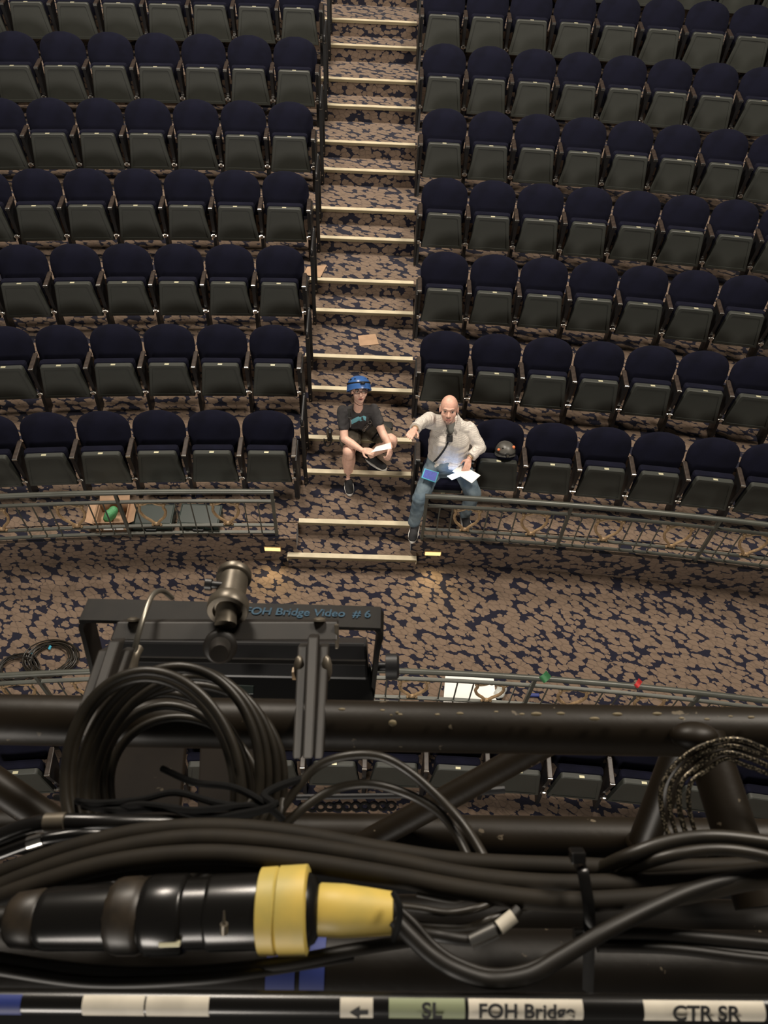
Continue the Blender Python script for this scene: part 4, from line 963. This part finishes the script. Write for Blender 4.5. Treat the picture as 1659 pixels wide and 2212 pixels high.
# spigot through the strut
sg = thing('pipe_spigot', 'worn steel pipe spigot standing out of the lamp yoke', 'spigot', W(490, 1300, .84))
A, B = W(507, 1238, .905), W(491, 1322, .85)
bm = BM(); rr = px(1, .83); lathe(bm, A, B, [(0, 34*rr), (.02, 40*rr), (.14, 41*rr), (.16, 39*rr), (.18, 34*rr), (.70, 34*rr), (.74, 42*rr), (.80, 46*rr), (.97, 46*rr), (1, 44*rr), (1.0, 33*rr), (.92, 31*rr)], 40); part('coupler', bm, M['spigot'], sg, True, True)
bm = BM(); lathe(bm, W(491, 1300, .86), W(487, 1350, .845), [(0, 31*rr), (.2, 24*rr), (1, 24*rr)], 32); part('stem', bm, M['spigot'], sg, True, True)
bm = BM(); lathe(bm, W(480, 1265, .87), W(444, 1262, .87), [(0, 9*rr), (.6, 9*rr), (.62, 14*rr), (1, 14*rr)], 16); part('grub_screw', bm, M['black'], sg, True, True)
kn_ = BM(); lathe(kn_, W(476, 1392, .86), W(474, 1412, .80), [(0, 36*rr), (.3, 37*rr), (.34, 33*rr), (.36, 24*rr), (.9, 22*rr), (1, 18*rr)], 32); part('yoke_nut', kn_, M['strut'], sg, True, True)
# safety cable
bm = pxtube([(372, 1292, .93), (350, 1276, .90), (328, 1288, .87), (308, 1340, .84), (292, 1400, .83), (285, 1450, .84), (280, 1480, .85)], 6, 8, 10); o = obj('safety_cable', bm, M['steel'], smooth=True); tag(o, 'thin grey safety cable looped over the lamp yoke at its left', 'cable')
bm = pxtube([(285, 1452, .83), (290, 1420, .83), (300, 1400, .84)], 11, 6, 10); bm2 = None; part('cable_sleeve', bm, M['spigot'], o, True, True)

# ---------------------------------------------------------------- cables on the bridge
def cable(pts, r, label, m='cable', n=10, seg=12, name='cable', group='cables along the lighting bridge', smooth=True):
    o = obj(name, pxtube(pts, r, n, seg), M[m], smooth=smooth)
    c = sum((v.co for v in o.data.vertices), Vector())/len(o.data.vertices); o.data.transform(Matrix.Translation(-c)); o.location = c
    return tag(o, label, 'cable', group)
# big coil, left: one long cable wound round
random.seed(12); pts = []
loops = [(140, 522, 1450), (152, 508, 1464), (166, 560, 1440), (184, 577, 1446), (201, 596, 1462), (176, 612, 1480), (205, 540, 1498), (222, 528, 1524), (238, 560, 1550)]
for k, (l_, rg, tp) in enumerate(loops):
    d = .60+.011*k; cx_ = (l_+rg)/2; sx = (rg-l_)/2; cy_ = 1705; nx = loops[(k+1) % len(loops)]
    for i in range(16):
        f = i/16; a = -math.pi+2*math.pi*f; g = max(0, (f-.5)*2)
        L2 = l_+(nx[0]-l_)*max(0, (f-.75)*4)*1.0; cxx = (L2+rg)/2; sxx = (rg-L2)/2
        sy = (cy_-tp) if math.cos(a) > 0 else 215
        lean = 22*math.cos(a) if math.cos(a) > 0 else 10*math.cos(a)
        pts.append((cxx+sxx*math.sin(a)+lean*(1 if k in (2, 3, 4, 5) else -.6), cy_-sy*math.cos(a), d+.02*math.cos(a)+(.011*f)))
cable(pts, 10.5, 'large coil of black cable hanging in front of the lamp clamps', 'cable2', 6, 12, 'coiled_cable', None)
# tie line knotted round the coils
pts = [(120, 1722, .63), (200, 1735, .60), (300, 1728, .59), (380, 1712, .59), (470, 1735, .585), (560, 1745, .585), (600, 1735, .59), (540, 1760, .585), (420, 1790, .585), (300, 1785, .59), (230, 1760, .60), (300, 1738, .585), (420, 1750, .58), (560, 1740, .58), (610, 1770, .59), (560, 1728, .58), (500, 1700, .60), (420, 1690, .62), (350, 1660, .64)]
cable(pts, 7.5, 'thin dark tie line knotted around the hanging coils', 'blackm', 6, 8, 'tie_line', None)
cable([(180, 1740, .605), (260, 1750, .59), (360, 1745, .585), (450, 1765, .58), (540, 1755, .575), (590, 1740, .575), (570, 1720, .585), (600, 1700, .60), (660, 1680, .62)], 9, 'thick dark tie rope ending at the knot right of the coil', 'blackm', 6, 8, 'tie_line', None)
# tails fanning from the knot
for i in range(4):
    cable([(470+i*34, 1815, .60), (505+i*32, 1770, .60), (545+i*22, 1725, .61)], 6.5, ['leftmost', 'second', 'third', 'rightmost'][i]+' of four cable tails fanning below the knot', 'cable2', 6, 8, 'cable_tail', 'cable tails below the knot')
# arching pair to the right of the coil
cable([(585, 1790, .60), (625, 1725, .61), (680, 1660, .62), (745, 1634, .62), (820, 1634, .62), (885, 1668, .62), (950, 1725, .61), (1005, 1785, .59), (1050, 1860, .56), (1060, 1900, .56)], 10, 'upper of two cables arching from the knot down to the bundle', 'cable2')
cable([(600, 1800, .60), (650, 1750, .61), (720, 1706, .62), (800, 1694, .62), (880, 1715, .62), (945, 1752, .61), (985, 1800, .60), (1015, 1860, .58), (1030, 1900, .57)], 10, 'lower of two cables arching from the knot down to the bundle', 'cable2')
# thick bundle
cable([(-90, 1925, .545), (0, 1888, .545), (150, 1835, .545), (300, 1799, .545), (450, 1788, .545), (620, 1800, .545), (830, 1838, .545), (1000, 1862, .545), (1250, 1873, .545), (1420, 1878, .545), (1760, 1868, .545)], 20, 'topmost thick cable of the bundle over the connector', 'cablem', 10, 16)
cable([(-90, 1965, .535), (0, 1918, .535), (150, 1862, .535), (300, 1826, .535), (440, 1812, .535), (600, 1822, .535), (830, 1858, .535), (1000, 1892, .535), (1150, 1908, .535), (1280, 1911, .53), (1480, 1903, .535), (1760, 1868, .54)], 21, 'second thick cable of the bundle, running above the yellow tape', 'cablem', 10, 16)
cable([(-90, 1985, .525), (0, 1940, .525), (180, 1880, .525), (330, 1852, .525), (480, 1846, .525), (650, 1862, .525), (830, 1890, .525), (1000, 1922, .52), (1150, 1943, .515), (1260, 1948, .515), (1450, 1935, .52), (1600, 1905, .53), (1760, 1880, .535)], 21, 'third thick cable of the bundle, touching the yellow tape', 'cablem', 10, 16)
cable([(-90, 2000, .53), (0, 1955, .53), (140, 1908, .53), (300, 1876, .53), (420, 1868, .53), (540, 1880, .535), (680, 1910, .55)], 17, 'lowest thick cable, ending behind the connector', 'cablem', 10, 16)
# glossy taped conduit top left
o = cable([(-90, 1845, .56), (0, 1806, .56), (60, 1784, .56), (120, 1775, .56), (240, 1776, .565), (420, 1778, .59)], 17, 'glossy black conduit entering at the left above the bundle', 'conn', 10, 16)
bm = pxtube([(98, 1776, .559), (142, 1774, .559)], 18.5, 8, 16); part('tape_band', bm, M['spigot'], o, True, True)
o = cable([(-90, 1880, .57), (0, 1846, .57), (60, 1824, .57), (110, 1810, .57), (200, 1800, .58), (300, 1808, .60)], 12, 'thinner glossy cable with a metal sleeve below the conduit', 'conn')
bm = pxtube([(62, 1822, .569), (94, 1812, .569)], 14, 8, 16); part('metal_sleeve', bm, M['chrome'], o, True, True)
# lower cables
cable([(-90, 2058, .50), (0, 2072, .50), (200, 2098, .50), (400, 2102, .50), (600, 2082, .51), (760, 2052, .53), (900, 2030, .56)], 14, 'cable sagging just below the black connector', 'cable')
cable([(-90, 2082, .495), (0, 2095, .495), (200, 2122, .495), (420, 2116, .495), (560, 2098, .505), (760, 2066, .54)], 12, 'second cable sagging below the black connector', 'cable')
# right arcs
cable([(1200, 1925, .57), (1290, 1880, .545), (1360, 1848, .53), (1450, 1818, .53), (1560, 1808, .53), (1760, 1835, .53)], 15, 'outer of two cables arching at the right edge over the bundle', 'cable2')
cable([(1240, 1945, .57), (1340, 1888, .54), (1420, 1856, .525), (1520, 1836, .525), (1620, 1842, .525), (1760, 1880, .525)], 13, 'inner of two cables arching at the right edge over the bundle', 'cable2')
# drooping loop
cable([(852, 1985, .49), (885, 2020, .485), (930, 2062, .48), (985, 2095, .475), (1060, 2117, .475), (1140, 2108, .475), (1210, 2070, .48), (1300, 2016, .49), (1400, 1965, .505), (1500, 1922, .52), (1600, 1898, .53), (1760, 1880, .54)], 17, 'cable drooping in a long loop from the yellow tape to the right edge', 'cable', 10, 16)
cable([(858, 1960, .50), (895, 1995, .495), (935, 2040, .49), (985, 2075, .485), (1060, 2100, .485), (1140, 2090, .487), (1240, 2040, .495), (1340, 1990, .505)], 9, 'thin wire following the drooping loop beside the connector', 'cable')
cable([(830, 1955, .51), (900, 1962, .51), (970, 1972, .51), (1030, 1962, .51), (1075, 1945, .52), (1100, 1935, .53)], 8, 'short wire leaving the yellow tape, uppermost', 'cable2')
cable([(835, 1985, .515), (920, 2000, .51), (1010, 2002, .51), (1060, 1985, .51), (1110, 1968, .52), (1160, 1950, .53)], 8, 'short wire leaving the yellow tape, in the middle', 'cable2')
o = cable([(870, 2010, .515), (950, 2022, .50), (1020, 2030, .50), (1060, 2015, .50), (1100, 1985, .505), (1118, 1965, .51)], 13, 'wire with a silver sleeve below the middle of the bundle', 'cable')
bm = pxtube([(1018, 2034, .498), (1072, 2008, .498)], 17, 8, 16); part('silver_sleeve', bm, M['chrome'], o, True, True)
bm = pxtube([(1078, 2004, .499), (1110, 1978, .502)], 15, 8, 16); part('taped_end', bm, M['label'], o, True, True)
cable([(900, 1930, .54), (980, 1945, .54), (1010, 1935, .54), (1060, 1925, .54)], 7, 'small wire end tucked under the bundle', 'cable2')
# dark cables lower right
cable([(1240, 2020, .53), (1400, 2018, .53), (1550, 2030, .53), (1760, 2050, .53)], 15, 'dark cable lying on the lowest pipe at right, upper', 'cable')
cable([(1290, 2045, .525), (1450, 2050, .525), (1600, 2068, .525), (1760, 2085, .525)], 11, 'dark cable lying on the lowest pipe at right, lower', 'cable')
# braided coil at right
for k, (du, r_) in enumerate(((0, 5.5), (18, 5), (39, 6), (60, 5))):
    cable([(1475+du*.9, 1850, .625), (1443+du, 1800, .635), (1428+du, 1740, .64), (1433+du, 1690, .645), (1470+du, 1640+du*.35, .65), (1530+du*.6, 1606+du*.55, .65), (1600, 1598+du*.85, .65), (1690, 1640+du*.8, .65), (1760, 1700+du, .65)], r_, ['outermost', 'second', 'third', 'innermost'][k]+' braided steel wire of the coil around the right-hand brace', 'braid', 10, 10, 'wire_rope', 'braided wire coil at right')

# ---------------------------------------------------------------- multi-pin connector with yellow tape
cn = thing('cable_connector', 'black multi-pin cable connector pair with yellow tape below the cable bundle', 'connector', W(430, 1975, .50))
def cyl(name, m, segs, seg=40, y0=1988, y1=1962, u0=0, u1=700, d=.50, parent=None):
    """segs: (u, radius px) along the connector axis"""
    A = W(u0, y0, d); B = W(u1, y1, d); s = px(1, d); bm = BM(); lathe(bm, A, B, [((u-u0)/(u1-u0), r*s) for u, r in segs], seg); return part(name, bm, M[m], parent or cn, True, True)
cyl('cable_gland', 'connb', [(18, 18), (24, 44), (36, 54), (88, 60), (94, 56)])
cyl('rear_shell', 'conn', [(90, 54), (98, 60), (112, 62), (244, 66), (250, 60)])
cyl('coupling_ring', 'connb', [(242, 66), (248, 72), (262, 76), (300, 77), (310, 74), (316, 70)], 12)
cyl('locking_collar', 'conn', [(314, 70), (322, 76), (332, 79), (398, 79), (404, 76), (408, 68)])
cyl('front_shell', 'conn', [(404, 70), (452, 70), (456, 74), (462, 75), (570, 75), (574, 70)])
cyl('yellow_tape', 'yellow', [(562, 78), (565, 85), (598, 86), (602, 82), (606, 87), (664, 88), (668, 80)], 40)
cyl('strain_ring', 'conn', [(660, 66), (668, 72), (680, 66), (690, 50), (696, 40)])
bm = BM(); A, B = W(686, 1964, .50), W(846, 1972, .50); s = px(1, .50); lathe(bm, A, B, [(0, 48*s), (.03, 52*s), (.35, 52*s), (.7, 47*s), (1, 42*s), (1.01, 38*s)], 32); part('yellow_tape', bm, M['yellow'], cn, True, True)
bm = BM(); lathe(bm, W(840, 1970, .50), W(868, 1974, .50), [(0, 36*s), (.5, 30*s), (1, 18*s)], 24); part('cable_tail', bm, M['cable'], cn, True, True)
bm = pxtube([(850, 1930, .485), (862, 1955, .475), (862, 1990, .475), (850, 2030, .485)], 7, 6, 8); part('cable_tie', bm, M['blackm'], cn, True, True)
for j, (u, rr_) in enumerate(((482, 3.5), (482, 8))):
    pass
bm = BM(); tube(bm, [W(484, 1968, .4545), W(484, 1995, .4540)], [px(1.5, .45), px(3.5, .45)], 8); tube(bm, [W(484, 1996, .4540), W(484, 2016, .4552)], px(8.5, .45), 12); part('cable_symbol', bm, M['spigot'], cn, True, True)
cambox([(342, 2037), (388, 2036), (388, 2046), (342, 2047)], .4755, .003, M['plate'], 'key_window', cn, .0004)
cable([(-120, 1984, .50), (-40, 1986, .50), (25, 1986, .50)], 26, 'thick cable entering the black connector from the left', 'cable')
# zip ties
def ziptie(pts, r, label):
    o = obj('cable_tie', pxtube(pts, r, 6, 10, flat=FWD), M['conn'], smooth=True); return tag(o, label, 'cable tie', 'cable ties')
zt = ziptie([(1247, 1860, .522), (1258, 1880, .505), (1266, 1920, .500), (1272, 1960, .498), (1273, 2010, .500), (1272, 2060, .51), (1270, 2140, .545)], 13, 'black cable tie strapping the bundle to the pipe at right')
cambox([(1235, 1843), (1267, 1843), (1267, 1868), (1235, 1868)], .505, .010, M['conn'], 'tie_head', zt, .0012)
# ---------------------------------------------------------------- labelled pipe at the bottom
lb = thing('label_pipe', 'thin black pipe with wrapped paper labels along the bottom edge', 'pipe', W(830, 2170, .47))
axd = (W(1659, 2177, .47)-W(0, 2160, .47)).normalized()
part('pipe', pxtube([(-200, 2160, .47), (1860, 2178, .47)], 24, 8, 24), M['conn'], lb, True, True)
def plabel(u0, u1, m, h=46, txt=None, size=34, name='label', dv=0, skew=0, shift=0):
    d = .47; r = px(24.8, d); bm = BM(); rows = []
    for i in range(9):
        u = u0+(u1-u0)*i/8; c = W(u, 2162+u*.0088, d); row = []
        up_ = UP; n_ = -FWD
        for j in range(11):
            a = math.radians(-56+112*j/10)+math.radians(6); row.append(bm.verts.new(c+r*(math.sin(a)*up_+math.cos(a)*n_)))
        rows.append(row)
    for A, B in zip(rows, rows[1:]):
        for j in range(10): bm.faces.new((A[j], A[j+1], B[j+1], B[j]))
    o = part(name, bm, m, lb, True, True)
    if txt:
        uc = (u0+u1)/2+shift; c = W(uc, 2162+uc*.0088+dv, d)-FWD*(r+.0012)
        textmesh('lettering', txt, px(size, d), M['ink'], frame(c, axd, UP, -FWD), o, .0002, .00035)
    return o
plabel(186, 318, M['label'], name='paper_label'); plabel(322, 456, M['label'], name='paper_label')
plabel(-40, 55, M['blue'], name='blue_tape')
o = plabel(736, 806, M['label'], name='paper_label')
c = W(776, 2170, .47)-FWD*(px(25.2, .47)); bm = BM(); k_ = px(1, .47)
vs = [bm.verts.new(c+RT*x*k_+UP*y*k_) for x, y in ((-20, 0), (2, 14), (2, 5), (20, 5), (20, -5), (2, -5), (2, -14))]; bm.faces.new(vs); part('arrow', bm, M['ink'], o, False, True)
plabel(840, 1002, M['labelg'], txt='SL', size=46, name='green_label', dv=-5, shift=10); plabel(1010, 1254, M['label'], txt='FOH Bridge', size=42, name='paper_label', dv=-5, shift=0); plabel(1384, 1642, M['label'], txt='CTR SR', size=44, name='paper_label', dv=-4)
for u0, u1 in ((585, 645), (655, 706)):
    bm = BM(); tube(bm, [W(u0, 2089, .60), W(u1, 2089.5, .60)], px(79.5, .60), 40, caps=False); part('blue_tape', bm, M['blue'], tr, True, True)
